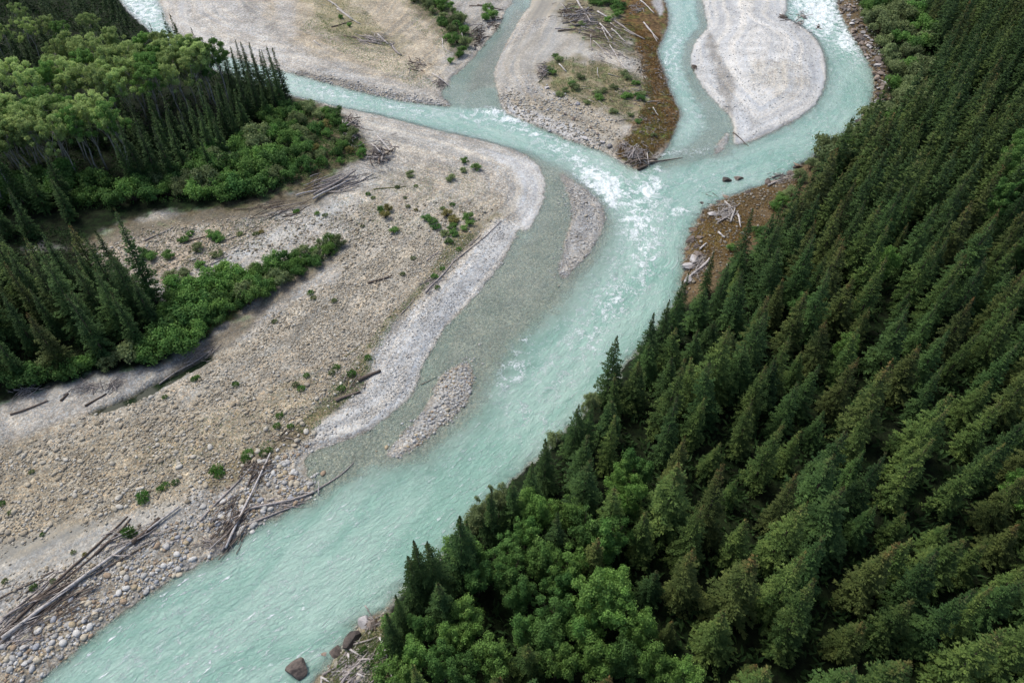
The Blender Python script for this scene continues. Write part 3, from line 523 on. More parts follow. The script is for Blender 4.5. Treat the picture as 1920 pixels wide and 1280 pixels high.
STONES = [  # outline, count, size median, spread, palette, owner, minimum height
    (SHORE, 5600, .29, .48, PAL_W, 0, -.25), (TANLOW, 13000, .235, .48, PAL_T, 0, .1), (TANUP, 8500, .24, .32, PAL_T, 0, .1),
    ([(585, 832), (600, 800), (650, 770), (705, 700), (695, 680), (745, 620), (805, 560), (865, 500), (930, 415), (968, 425), (970, 450), (930, 510), (860, 590), (800, 680), (785, 730), (705, 800)], 5200, .17, .35, PAL_G * .6 + .20, 0, -.1),
    ([(160, 480), (280, 440), (420, 420), (560, 410), (650, 400), (800, 380), (930, 400), (850, 440), (760, 450), (640, 520), (560, 470), (420, 500), (300, 545)], 5000, .30, .38, PAL_T, 0, .1),
    ([(-60, 1130), (100, 1080), (250, 1010), (350, 965), (400, 945), (420, 960), (330, 990), (220, 1070), (60, 1160), (-100, 1220)], 1800, .22, .4, PAL_T, 0, .1),
    ([(1040, 310), (1140, 380), (1145, 430), (1050, 560), (1030, 530), (1060, 400)], 2600, .24, .35, PAL_G * .92, 4, -.15), ([(898, 655), (890, 720), (870, 765), (800, 826), (735, 862), (722, 850), (770, 795), (812, 735), (850, 685)], 2600, .24, .42, np.concatenate([PAL_G, PAL_G, PAL_W]), 5, -.12),
    ([(940, 170), (1010, 170), (1080, 200), (1150, 230), (1175, 285), (1140, 290), (1060, 262), (980, 230), (945, 206)], 2400, .32, .48, np.concatenate([PAL_G, PAL_T]), 2, -.2),
    ([(1285, 420), (1340, 375), (1480, 325), (1500, 340), (1420, 420), (1330, 530), (1285, 560), (1280, 480)], 1500, .34, .5, PAL_T * .6, 7, -.25), ([(1560, -30), (1600, -30), (1640, 90), (1662, 150), (1650, 230), (1610, 250), (1630, 140)], 1500, .45, .5, np.concatenate([PAL_T * .6, PAL_G * .8]), 7, -.3),
    ([(1190, 80), (1235, 90), (1260, 160), (1280, 212), (1262, 262), (1200, 322), (1150, 298), (1190, 240)], 1300, .30, .45, PAL_T * .5, 2, -.2), ([(600, 1285), (650, 1200), (715, 1155), (735, 1170), (735, 1290)], 700, .30, .4, PAL_T * .8, 7, -.2),
    ([(560, 138), (640, 155), (760, 183), (840, 196), (846, 202), (760, 195), (640, 168), (540, 138)], 1500, .38, .3, PAL_G, 1, -.2),
    ([(1318, -20), (1470, -20), (1472, 30), (1545, 110), (1548, 150), (1515, 210), (1378, 276), (1345, 200), (1295, 130)], 5200, .22, .35, PAL_G * .2 + .46, 3, -.15)]
big = []
for pts, n, med, spr, pal, own_, zmin in STONES:
    c = scatter(pts, n) + rng.normal(0, 1.1, (n, 2)); hz = HR(c[:, 0], c[:, 1]); c = c[(hz > zmin) & (fbm(c[:, 0] * .25, c[:, 1] * .25, 4, 91) + rng.uniform(-.2, .2, n) > .43)]; sz = np.clip(med * np.exp(rng.normal(0, spr, len(c))), .08, .80)
    if own_ == 0 and pts in (SHORE, TANLOW):
        o = np.argsort(-sz)[:150]; big += [(c[i], sz[i], pal) for i in o]; mk_ = np.ones(len(c), bool); mk_[o] = False; c, sz = c[mk_], sz[mk_]
    V, F, C = stones_at(c, sz, pal)
    link('cobbles', mk('cobbles', V, F, MS, True, {'Col': C}), parent=LAND[own_], kind='stuff')
SMESH = []
for k in range(16):                                        # sixteen boulder-cobble shapes shared by the largest stones
    sh = I2V * (1 + .22 * (np.array([vnoise(I2V[:, 0] * 1.3 + 9 * k, I2V[:, 1] * 1.3 + I2V[:, 2], k)]).T - .5)); pal = PAL_W if k < 8 else PAL_T
    col = np.repeat(pal[k % 8 % len(pal)][None], len(sh), 0)
    SMESH.append(mk('stone', sh, I2F, MS, True, {'Col': col}))
for (p, s_, pal) in big:
    k = random.randrange(8) + (0 if pal is PAL_W else 8); sx = s_ * .52
    o = link('stone', SMESH[k], parent=LAND[0], loc=(p[0], p[1], float(HR(*p)) + sx * .22)); o.scale = (sx * random.uniform(.9, 1.3), sx * random.uniform(.75, 1), sx * random.uniform(.5, .75)); o.rotation_euler = (random.uniform(-.2, .2), random.uniform(-.2, .2), random.uniform(0, 6.3))

# ------------------------------------------------------------------ boulders
def rock_mesh(seed, cuts=13):
    r = np.random.default_rng(seed); V = I3V.copy()
    for _ in range(cuts):                                  # knock flat facets off a ball
        n = unit(r.normal(size=3)); d = r.uniform(.38, .78); k = V @ n; V = V - np.maximum(k - d, 0)[:, None] * n
    V *= 1 + .10 * (fbm(V[:, 0] * 2.2 + seed, V[:, 1] * 2.2 + V[:, 2] * 1.7, 3, seed) - .5)[:, None]; return V
RMESH = [mk('boulder', rock_mesh(100 + k), I3F, ROCK_W, False) for k in range(10)]
def boulder(px, py, size, mat, phrase, place, group=None, flat=.65, rz=None, sink=.25, el=1.25):
    p = ground(px, py); z = max(p[2], -.3); o = link('boulder', RMESH[random.randrange(10)], loc=(p[0], p[1], z + size * flat * (.5 - sink)))
    o.material_slots[0].link = 'OBJECT'; o.material_slots[0].material = mat
    o.scale = (size * .5 * el, size * .5, size * .5 * flat); o.rotation_euler = (random.uniform(-.25, .25), random.uniform(-.25, .25), random.uniform(0, 6.3) if rz is None else rz)
    return reg(o, 'boulder', group, phrase, place, tuple(p))
boulder(566, 1262, 2.6, ROCK_D, 'large angular brown boulder standing in the water', 'at the bottom edge', flat=.85, rz=.6, sink=.2)
boulder(662, 1198, 2.6, ROCK_D, 'long dark wet boulder at the water edge', 'beside the bottom debris spit', flat=.7, rz=.7, el=1.6)
boulder(630, 1224, 1.7, ROCK_D, 'small dark boulder half under water', 'below the long dark wet boulder', flat=.6)
boulder(612, 1228, .9, ROCK_R, 'reddish stone awash in the river', 'left of the bottom debris spit')
boulder(682, 1166, 1.8, ROCK_W, 'pale fractured boulder', 'at the tip of the bottom debris spit'); boulder(696, 1172, 1.6, ROCK_R, 'brownish fractured boulder', 'at the tip of the bottom debris spit')
boulder(1360, 351, 2.3, ROCK_D, 'black boulder standing in turquoise water', 'off the brown right bank', flat=.6); boulder(1381, 347, 2.2, ROCK_D, 'long black boulder breaking the surface', 'off the brown right bank', flat=.5, el=1.5, rz=-.4)
boulder(1314, 389, 1.6, ROCK_D, 'dark boulder with foam around it', 'off the brown right bank', flat=.5)
boulder(1333, 404, 1.9, ROCK_W, 'white boulder', 'on the brown right bank'); boulder(1292, 500, 2.5, ROCK_W, 'big flat pale boulder', 'on the right bank waterline', flat=.5, el=1.6, rz=-.2)
for (x, y, s_, m) in [(1288, 468, 1.4, ROCK_R), (1296, 450, 1.8, ROCK_D), (1302, 432, 1.6, ROCK_R), (1300, 486, 2.0, ROCK_W), (1290, 528, 2.2, ROCK_W), (1285, 548, 1.6, ROCK_R), (1306, 462, 1.5, ROCK_D), (1312, 446, 1.4, ROCK_R), (1310, 478, 1.6, ROCK_R), (1318, 414, 1.2, ROCK_D), (1440, 345, 2.0, ROCK_D), (1452, 342, 1.6, ROCK_R), (1482, 326, 1.8, ROCK_D), (1496, 312, 2.0, ROCK_R), (1400, 362, 1.5, ROCK_D), (1362, 372, 1.6, ROCK_R), (1346, 380, 1.4, ROCK_D)]:
    boulder(x, y, s_, m, {'rock_pale': 'pale boulder', 'rock_dark_brown': 'dark brown boulder', 'rock_rusty': 'rusty boulder'}[m.name], 'along the debris shore of the right bank', 'boulders on the debris shore', flat=.5, el=1.5)
for i in range(130):                                        # riprap of the outer bend
    t = random.random(); k = t * 9; line = [(1572, 2), (1588, 37), (1605, 71), (1624, 97), (1638, 124), (1646, 148), (1644, 181), (1634, 208), (1616, 230), (1600, 245)]; j = min(int(k), 8); f = k - j
    x = line[j][0] * (1 - f) + line[j + 1][0] * f + random.uniform(-6, 24) * (1 if t < .6 else .5); y = line[j][1] * (1 - f) + line[j + 1][1] * f + random.uniform(-4, 4)
    m = random.choice([ROCK_R, ROCK_R, ROCK_W, ROCK_D, ROCK_D]); pl = 'in the riprap by the upper right rapids' if t < .35 else 'in the riprap on the outside of the right bend' if t < .7 else 'in the riprap below the right bend'
    boulder(x, y, random.uniform(.9, 2.4), m, {'rock_pale': 'pale boulder', 'rock_dark_brown': 'dark brown boulder', 'rock_rusty': 'rusty boulder'}[m.name], pl, 'riprap boulders of the outer bend', flat=.6)
for (x, y, s_) in [(1098, 262, 1.6), (1128, 268, 1.5), (1142, 275, 1.6), (1120, 252, 1.1), (1074, 224, 1.3), (1082, 196, 1.5), (1026, 166, 1.5), (1040, 178, 1.5), (1108, 240, 1.0), (1060, 215, 1.1)]:
    boulder(x, y, s_, ROCK_W if s_ > 1.3 else ROCK_R, 'pale rounded boulder' if s_ > 1.3 else 'small tan boulder', 'on the stony slope of the middle bar', 'boulders of the middle bar')

# ------------------------------------------------------------------ driftwood
def log(p0, p1, r0, r1, mat, name='driftwood_log', bend=.04, lift=0.0, stubs=0, rootw=False, world=False, lift1=None):
    a = ground(*p0) if not world else np.asarray(p0); b = ground(*p1) if not world else np.asarray(p1); a = a.copy(); b = b.copy(); L = np.linalg.norm(b - a); n = max(4, min(10, int(L / 1.5) + 2))
    t = np.linspace(0, 1, n); pts = a[None] * (1 - t)[:, None] + b[None] * t[:, None]; sd = np.array([-(b - a)[1], (b - a)[0], 0]) / (L + 1e-6)
    w = np.sin(t * pi) * random.uniform(-1, 1) * bend * L + np.sin(t * 2 * pi + random.random()) * bend * .3 * L; pts += w[:, None] * sd
    rad = r0 * (1 - t) + r1 * t; rad = rad * (1 + rng.uniform(-.08, .08, n)); gz = HR(pts[:, 0], pts[:, 1])
    zl = np.linspace(gz[0], gz[-1], n); zz = np.maximum(np.maximum(gz, zl - .1), -.12) + rad * .7 + (lift if lift1 is None else np.linspace(lift, lift1, n)); pts[:, 2] = zz
    o = empty(name, pts[0]) if (stubs or rootw) else None
    V, Qd, T = tube(pts - pts[0], rad, 7); me = mk('trunk' if o else name, V, [Qd, T], mat); k = link('trunk' if o else name, me, parent=o, loc=None if o else pts[0])
    d = unit(b - a)
    for _ in range(stubs):
        i = random.randrange(1, n - 1); q = pts[i] - pts[0]; v = unit(np.array([random.gauss(0, 1), random.gauss(0, 1), abs(random.gauss(.3, .5))]) + d * .9); l = random.uniform(.6, 2.0) * (.5 + L / 18)
        V, Qd, T = tube([q, q + v * l * .5 + [0, 0, .05], q + v * l], [rad[i] * .38, rad[i] * .28, rad[i] * .1], 5); link('branch', mk('branch', V, [Qd, T], mat), parent=o)
    if rootw:
        mb = MB()
        for _ in range(11):
            v = unit(-d * random.uniform(.1, .7) + np.array([random.gauss(0, 1), random.gauss(0, 1), random.gauss(.3, .7)])); l = r0 * random.uniform(3, 6); q = -d * r0 * .4
            mb.tube([q, q + v * l * .5, q + v * l + np.array([0, 0, -.1 * l])], [r0 * .55, r0 * .3, r0 * .08], n=5)
        link('root_plate', mb.build('root_plate', mat), parent=o)
    return (o or k), tuple(pts[n // 2])
def tl(p0, p1, r0, r1, mat, phrase, place='', group=None, **k):
    o, mid = log(p0, p1, r0, r1, mat, **k); return reg(o, 'log', group, phrase, place, mid)
# bottom left drift line
tl((8, 1200), (338, 952), .28, .13, WOOD_W, 'very long straight grey trunk lying along the left shore', stubs=4, lift=.25, bend=.012)
tl((250, 1020), (300, 972), .34, .22, WOOD_D, 'dark thick log end sticking out beyond the very long grey trunk', lift=.1)
tl((0, 1195), (240, 968), .20, .10, WOOD_D, 'dark thin trunk running parallel above the very long grey trunk', stubs=3, bend=.02)
tl((60, 1130), (188, 1030), .15, .09, WOOD_D, 'short dark log above the long trunk', 'mid drift line'); tl((180, 1040), (246, 972), .22, .10, WOOD_D, 'reddish dark log leaning on gravel', 'at the drift line top')
tl((0, 1170), (96, 1085), .13, .07, WOOD_G, 'thin grey pole', 'left of the drift line'); tl((5, 1180), (110, 1070), .10, .05, WOOD_G, 'slender pale pole', 'left of the drift line')
tl((0, 1122), (100, 1072), .10, .06, WOOD_D, 'thin dark branch on the sandy strip', 'at the left edge'); tl((100, 1075), (165, 1068), .08, .04, WOOD_G, 'thin crooked branch', 'crossing the cobbles above the drift line', bend=.1)
tl((130, 1122), (182, 1122), .09, .05, WOOD_G, 'short straight stick', 'on shore cobbles right of the long trunk'); tl((180, 1080), (300, 1010), .12, .06, WOOD_D, 'dark pole', 'tucked under the very long grey trunk', lift=.1)
tl((315, 1020), (360, 998), .09, .05, WOOD_G, 'short stick', 'on cobbles between the two drift piles')
# bottom left driftwood pile near the water
tl((425, 1030), (508, 852), .18, .10, WOOD_W, 'long grey log standing steeply through the shore pile', stubs=3, lift=.3, bend=.02); tl((418, 1035), (464, 948), .16, .09, WOOD_G, 'grey log pointing into the water from the shore pile', lift=.2)
tl((376, 978), (480, 868), .16, .08, WOOD_G, 'slender grey pole crossing the shore pile top', stubs=1); tl((450, 960), (588, 925), .19, .12, WOOD_G, 'grey log reaching along the waterline from the shore pile', lift=.12, stubs=1)
tl((455, 992), (570, 943), .15, .08, WOOD_G, 'thin log along the water edge below the shore pile', lift=.05); tl((592, 922), (664, 868), .13, .06, WOOD_G, 'thin leaning pole reaching out over the sandy shallows', lift=.1)
tl((598, 930), (599, 908), .08, .05, WOOD_W, 'short upright stick', 'by the pole over the shallows', lift=.2, lift1=.8); tl((560, 925), (594, 923), .10, .06, WOOD_W, 'pale short log', 'at the shallows edge')
tl((790, 722), (820, 706), .10, .06, WOOD_D, 'dark green stick lying in the side channel'); tl((598, 890), (610, 868), .05, .03, WOOD_G, 'thin twig in the sandy shallows')
def jam(cx, cy, rx, ry, n, ang, spread, lmin, lmax, mats, place, rmax=.13, pile=.6, name='driftwood_branch', phrase='stick'):
    L_ = sorted((random.uniform(lmin, lmax) for _ in range(n)), reverse=True); ni = max(2, int(n * .36)); mb = MB()
    far = 1.0 + .75 * float(sstep(120, 190, ground(cx, cy)[1]))
    for i in range(n + 3 * n):                                 # the longest are things, the twigs between them one mass
        x = cx + random.gauss(0, .45) * rx; y = cy + random.gauss(0, .45) * ry; c = ground(x, y); a = radians(ang + random.gauss(0, spread)); L = (L_[i] if i < n else random.uniform(.5, 1.0) * lmin + .6) * .5
        dv = np.array([cos(a), sin(a), 0]) * L; r = random.uniform(.35, 1) * rmax * far * (1 if i < n else .6); m = random.choice(mats); zz = pile * random.random()**1.5
        if i < ni:
            o, mid = log(c - dv, c + dv, r, r * .5, m, name=name, bend=.06, lift=zz, lift1=zz * random.uniform(0, 1.2), world=True)
            reg(o, 'stick', f'sticks in the {place}', {'driftwood_grey': 'grey', 'driftwood_dark': 'dark brown', 'driftwood_bleached': 'bleached'}[m.name] + ' ' + phrase, 'in the ' + place, mid)
        else:
            t = np.linspace(0, 1, 4)[:, None]; q = (c - dv) * (1 - t) + (c + dv) * t + rng.normal(0, .05 * L, (4, 3)); q[:, 2] = np.maximum(HR(q[:, 0], q[:, 1]), -.1) + r * .7 + zz * np.linspace(1, random.uniform(.2, 1.1), 4); mb.tube(q, [r, r * .8, r * .65, r * .4], n=5)
    o = link('driftwood_debris', mb.build('driftwood_debris', mats[0] if random.random() < .6 else mats[-1]), kind='stuff', label=f'mass of small twigs filling the {place}', category='debris')
G2 = [WOOD_G, WOOD_G, WOOD_D]; G3 = [WOOD_G, WOOD_W, WOOD_D]
jam(440, 985, 30, 45, 22, 62, 14, 2, 6, G2, 'driftwood pile on the lower left shore'); jam(485, 880, 30, 30, 14, 60, 25, 1.5, 4, G2, 'driftwood pile on the lower left shore'); jam(410, 1020, 40, 12, 10, 10, 40, 1, 3, G2, 'driftwood pile on the lower left shore', .08)
jam(100, 1130, 80, 50, 18, 42, 10, 2.5, 8, G2, 'drift line along the long grey trunk'); jam(40, 1185, 50, 25, 12, 40, 18, 2, 6, G2, 'drift line along the long grey trunk'); jam(250, 1010, 60, 30, 10, 40, 20, 1.5, 5, G2, 'drift line along the long grey trunk')
jam(532, 945, 40, 12, 8, 20, 15, 1.5, 4, G2, 'drift strip at the waterline below the pile', .09, .25)
# left bank jams by the bushes
jam(660, 244, 16, 30, 30, 110, 30, 1.5, 5, [WOOD_G, WOOD_D, WOOD_D], 'driftwood heap above the left bank bushes', .16, 1.5); jam(706, 290, 26, 26, 36, 130, 45, 2, 6, [WOOD_G, WOOD_W, WOOD_D, WOOD_D], 'driftwood heap at the left bank point', .17, 1.7)
jam(632, 345, 42, 20, 26, 32, 12, 3, 9, G3, 'driftwood raft below the left bank bushes', .17, .9); jam(520, 392, 50, 18, 12, 25, 20, 3, 8, G2, 'driftwood scattered under the left forest edge', .12, .2)
tl((590, 372), (668, 326), .26, .16, WOOD_G, 'thick grey trunk on the raft of driftwood below the left bank bushes', lift=.7, bend=.02); tl((588, 378), (660, 340), .20, .13, WOOD_W, 'pale trunk on the raft of driftwood below the left bank bushes', lift=.5, bend=.02)
tl((708, 262), (737, 294), .17, .10, WOOD_W, 'white pole on the heap at the left bank point', lift=.8, bend=.02); tl((609, 199), (634, 208), .26, .14, WOOD_W, 'bleached trunk above the left bank bushes', stubs=2, lift=.2); tl((642, 228), (645, 254), .14, .08, WOOD_W, 'white pole standing behind the left bank bushes', lift=.3)
tl((660, 236), (700, 246), .10, .05, WOOD_D, 'thin dark pole reaching onto pale gravel'); tl((700, 356), (762, 350), .13, .07, LEAF_Y, 'yellowish mossy log on the gravel')
tl((272, 452), (326, 426), .17, .09, WOOD_G, 'straight grey log on the dry side channel'); tl((345, 455), (392, 442), .20, .11, WOOD_D, 'dark log among plants in the dry side channel', stubs=2); tl((372, 508), (430, 480), .16, .08, WOOD_G, 'long thin log at the dry side channel edge'); tl((420, 455), (505, 408), .12, .07, WOOD_G, 'slender log across the dry side channel'); tl((446, 470), (452, 456), .07, .05, WOOD_W, 'short pale stick', 'in the dry side channel')
tl((540, 418), (566, 422), .08, .05, WOOD_D, 'small dark stick', 'on pale gravel near plants'); tl((690, 532), (735, 518), .22, .14, WOOD_D, 'dark rotten log half buried in the tan cobbles'); tl((800, 490), (823, 472), .14, .10, WOOD_G, 'short grey log', 'on the tan bank near the low plants')
# driftwood line along the gravel edge
tl((798, 550), (850, 492), .18, .10, WOOD_G, 'curved grey log on the drift line of the tan bank', stubs=3); tl((850, 492), (940, 415), .13, .07, WOOD_G, 'long thin pole along the drift line of the tan bank', bend=.02); tl((880, 462), (902, 440), .10, .06, WOOD_G, 'short pale pole', 'along the upper drift line'); tl((752, 590), (778, 558), .11, .07, WOOD_G, 'thin pole', 'in the middle drift line'); tl((645, 672), (680, 645), .10, .05, LEAF_Y, 'yellowish pole', 'near the lower drift line'); tl((672, 715), (714, 696), .34, .22, WOOD_D, 'thick dark stump log beside the pale gravel tongue')
tl((630, 752), (676, 735), .28, .18, WOOD_D, 'brown rotten trunk under the cobble edge')
jam(812, 530, 20, 30, 10, 60, 25, 1, 4, G2, 'driftwood scraps of the tan bank drift line', .08, .2); jam(660, 710, 30, 25, 14, 40, 35, 1, 4, G2, 'driftwood scraps above the pale gravel tongue', .08, .2); jam(540, 820, 40, 20, 8, 35, 30, 1, 3, G2, 'driftwood scraps along the brown cobbles', .08, .2)
# ditch under the left bushes
tl((300, 722), (400, 655), .13, .07, WOOD_G, 'grey trunk fallen along the dark ditch', stubs=3, lift=.15); tl((160, 762), (200, 738), .18, .10, WOOD_D, 'dark log on the grey path below the bushes'); tl((115, 752), (128, 738), .20, .14, WOOD_D, 'short dark stump', 'on the grey path below the bushes'); tl((20, 778), (90, 752), .18, .12, WOOD_D, 'dark log along the left forest edge')
jam(165, 728, 35, 14, 14, 60, 45, 1, 4, G2, 'dead brush below the left bushes', .08, .8); jam(215, 722, 20, 10, 10, 80, 40, 1, 4, G2, 'dead brush below the left bushes', .08, .8); jam(380, 660, 30, 22, 16, 40, 25, 1, 4, G2, 'dead brush beside the dark ditch', .09, .4); jam(50, 735, 30, 14, 10, 40, 60, 1, 3, [WOOD_G], 'pale dead brush at the left forest edge', .07, .8)
# upper left bar
tl((612, 0), (660, 36), .26, .14, WOOD_W, 'bleached trunk on the upper left bar', stubs=3, bend=.03); tl((632, 18), (676, 46), .24, .12, WOOD_W, 'bleached forked trunk lying beside another on the upper left bar', stubs=3); tl((622, 52), (664, 38), .20, .10, WOOD_D, 'dark bare log on the upper left bar', stubs=4); tl((588, 77), (600, 86), .16, .12, WOOD_W, 'short white log', 'on the upper left bar gravel'); tl((708, 66), (728, 84), .24, .16, WOOD_W, 'split white stump', 'in the upper left bar debris', stubs=3); tl((735, 88), (752, 105), .32, .22, WOOD_G, 'grey root stump', 'at the upper left bar debris end', rootw=True)
jam(700, 75, 30, 12, 24, -30, 20, 2, 6, G2, 'driftwood debris on the upper left bar', .11, .4); jam(782, 120, 20, 14, 12, -40, 35, 1, 4, G2, 'driftwood scraps near the upper left bar tip', .1, .4); jam(826, 158, 8, 10, 14, 90, 50, 1, 3, G2, 'driftwood heap at the upper left bar tip', .09, .7); tl((811, 142), (844, 166), .16, .08, WOOD_W, 'white pole over the heap at the upper left bar tip', lift=.4)
tl((828, 74), (846, 100), .16, .08, WOOD_W, 'curved white pole beside the upper shrub strip', bend=.12); tl((855, 30), (873, 50), .14, .08, WOOD_W, 'pale pole in the upper shrub strip', lift=.6); tl((862, 52), (868, 76), .13, .08, WOOD_W, 'white upright pole in the upper shrub strip', lift=.8); jam(898, 72, 14, 22, 26, 60, 30, 1, 4, G2, 'driftwood heap on the upper stream bank', .12, .8); tl((895, 10), (944, 20), .20, .12, WOOD_D, 'dark trunk over the head of the upper stream'); tl((880, 12), (925, 14), .16, .09, WOOD_D, 'thin dark trunk near the head of the upper stream'); jam(925, 40, 14, 18, 14, 30, 50, 1, 4, G2, 'driftwood tangle at the head of the upper stream', .1, .4)
# middle bar
for a_, b_, r_, m_, ph in [((1080, 0), (1098, 24), .30, WOOD_W, 'white trunk at the top of the middle bar'), ((1060, 32), (1102, 27), .24, WOOD_W, 'pale trunk with roots facing the sand'), ((1046, 60), (1080, 56), .24, WOOD_D, 'dark trunk at the edge of the sandy patch'), ((1120, 24), (1141, 36), .28, WOOD_W, 'broad white trunk in the middle bar tangle'), ((1124, 46), (1148, 74), .26, WOOD_W, 'bleached trunk slanting down the mossy patch'), ((1128, 54), (1141, 78), .20, WOOD_W, 'thinner bleached trunk slanting down the mossy patch'), ((1146, 56), (1172, 80), .20, WOOD_W, 'white pole across the mossy patch'),
        ((1150, 40), (1208, 76), .30, WOOD_G, 'long grey trunk ending in a dark root plate'), ((1200, 2), (1226, 26), .22, WOOD_W, 'white pole beside the small gravel strip'), ((1206, 44), (1234, 76), .20, WOOD_W, 'curved white pole on rusty moss'), ((1212, 50), (1232, 80), .16, WOOD_W, 'thin white pole on rusty moss'), ((1095, 64), (1132, 74), .16, WOOD_D, 'dark thin log under the tangle'), ((1107, 66), (1109, 96), .15, WOOD_G, 'grey pole on the sand edge'), ((1112, 78), (1140, 104), .14, WOOD_W, 'slender white pole on grass'), ((1143, 86), (1182, 138), .13, WOOD_W, 'very long slender pole on the middle bar'), ((1048, 122), (1062, 136), .18, WOOD_W, 'white log by the root heap'), ((1120, 128), (1123, 148), .12, WOOD_W, 'white forked stick mid bar'), ((1140, 140), (1162, 146), .13, WOOD_G, 'grey log among the mid bar grass'), ((1224, 203), (1234, 218), .13, WOOD_W, 'white stick on the rusty tip'), ((1198, 220), (1212, 228), .11, WOOD_G, 'grey stick on the rusty tip'), ((1160, 228), (1196, 224), .10, WOOD_G, 'thin grey branch on the middle bar')]:
    tl(a_, b_, r_, r_ * .6, m_, ph, lift=.12, stubs=2 if r_ > .22 else 0, rootw=ph.startswith(('pale trunk with', 'long grey trunk ending')), bend=.03)
jam(1095, 40, 30, 24, 34, 20, 60, 2, 6, G3, 'driftwood tangle on top of the middle bar', .15, .7); jam(1140, 60, 40, 22, 26, -40, 22, 2, 6, G3, 'slanting driftwood rows on the middle bar', .12, .4); jam(1018, 135, 9, 16, 26, 70, 70, 1, 3.5, [WOOD_D, WOOD_G], 'root heap left of the mid bar grass', .10, 1.2); jam(1195, 18, 14, 12, 14, 60, 60, 1, 3, [WOOD_G, WOOD_W], 'stick nest at the top of the rusty shore', .08, .6); jam(1190, 175, 40, 25, 26, -10, 30, 1, 4, G3, 'driftwood litter across the middle bar', .08, .15); jam(1240, 150, 12, 40, 14, 80, 50, 1, 3, G2, 'driftwood litter along the rusty shore', .08, .15)
jam(1075, 25, 30, 20, 22, 0, 60, 2, 5, G3, 'driftwood tangle on top of the middle bar', .12, .4); jam(1150, 90, 45, 25, 22, -45, 20, 2, 5, G3, 'slanting driftwood rows on the middle bar', .09, .2); jam(1130, 180, 60, 22, 22, 0, 50, 1, 3, G3, 'driftwood litter in the mid bar grass', .07, .15); jam(1225, 250, 25, 35, 16, 20, 60, 1, 3, G2, 'driftwood litter on the rusty tip', .07, .15)
jam(1192, 292, 22, 14, 44, 70, 40, 1.5, 5, G3, 'log jam at the middle bar point', .13, 1.2); jam(1170, 275, 16, 8, 12, 90, 40, 1, 3, G3, 'log jam at the middle bar point', .1, .8)
tl((1180, 312), (1232, 305), .26, .16, WOOD_D, 'brown trunk across the foot of the middle bar jam', lift=.5); tl((1215, 309), (1280, 298), .20, .08, WOOD_D, 'brown trunk reaching from the jam into the right channel', lift=.35, lift1=.05, stubs=1); tl((1196, 320), (1214, 312), .34, .20, WOOD_D, 'thick broken trunk at the jam point', lift=.2); tl((1212, 292), (1216, 314), .14, .08, WOOD_W, 'pale upright pole in the jam', lift=.6); tl((1152, 296), (1176, 312), .12, .08, WOOD_W, 'white pole leading to the jam')
# white bar and right bend
tl((1374, 250), (1402, 280), .13, .06, WOOD_D, 'brown pole over the tip of the white bar', lift=.1); jam(1500, 44, 16, 10, 18, 60, 60, 1, 3, [WOOD_D, WOOD_G], 'snag heap on the white bar', .12, .8); jam(1470, 34, 10, 5, 8, -10, 20, 1, 3, [WOOD_D], 'snags on the white bar', .12, .3); jam(1530, 62, 10, 5, 6, 0, 40, .8, 2, [WOOD_D], 'snags breaking the water below the rapids', .12, .2); tl((1644, 150), (1662, 155), .14, .07, WOOD_W, 'pale branch over the right bend riprap'); jam(1302, 127, 5, 5, 5, 70, 50, .8, 2.5, G2, 'snag on the left edge of the white bar', .1, .4)
# right bank debris
jam(1360, 400, 18, 14, 30, 40, 50, 1.5, 5, [WOOD_G, WOOD_W], 'stick nest on the brown right bank', .12, .6); jam(1310, 495, 18, 26, 22, 50, 25, 1.5, 5, G3, 'drift strip on the right bank waterline', .12, .5); jam(1340, 400, 40, 30, 18, 20, 60, 1, 4, G2, 'driftwood litter on the brown right bank', .08, .15); jam(1470, 335, 30, 8, 14, 15, 20, 1.5, 5, G2, 'driftwood litter along the upper brown shore', .12, .3)
for a_, b_, m_, ph in [((1292, 522), (1330, 486), WOOD_W, 'long white pole near the flat pale boulder'), ((1296, 516), (1328, 492), WOOD_G, 'grey pole near the flat pale boulder'), ((1370, 418), (1378, 392), WOOD_W, 'white forked log in the nest'), ((1382, 404), (1388, 428), WOOD_W, 'white log beside the nest'), ((1345, 420), (1372, 402), WOOD_G, 'grey log through the nest'), ((1346, 438), (1358, 448), WOOD_W, 'pale stick on rusty ground'), ((1312, 470), (1324, 458), WOOD_W, 'pale crooked log by the waterline'), ((1486, 318), (1502, 312), WOOD_D, 'thick brown log end at the upper brown shore'), ((1440, 350), (1468, 338), WOOD_W, 'pale log along the upper brown shore'), ((1358, 380), (1372, 392), WOOD_W, 'pale curved log above the nest')]:
    tl(a_, b_, .2, .12, m_, ph, lift=.2, stubs=1)
for a_, b_, m_, ph in [((712, 1196), (740, 1290), WOOD_W, 'long bare pole along the forest edge of the bottom spit'), ((656, 1218), (682, 1232), WOOD_W, 'white forked branch on the bottom spit'), ((653, 1226), (655, 1250), WOOD_W, 'short white log on the bottom spit'), ((672, 1238), (718, 1232), WOOD_G, 'grey pole across the bottom spit'), ((606, 1266), (652, 1236), WOOD_G, 'grey pole along the bottom spit water edge'), ((602, 1270), (620, 1280), WOOD_W, 'white driftwood fork at the bottom edge'), ((640, 1282), (700, 1210), WOOD_G, 'long grey pole through the spit grass'), ((670, 1264), (685, 1270), WOOD_W, 'white stick in the spit grass'), ((660, 1210), (708, 1194), WOOD_G, 'grey pole behind the long dark wet boulder'), ((604, 1284), (603, 1268), WOOD_W, 'white upright stub at the bottom edge')]:
    tl(a_, b_, .14, .07, m_, ph, lift=.12, stubs=1)
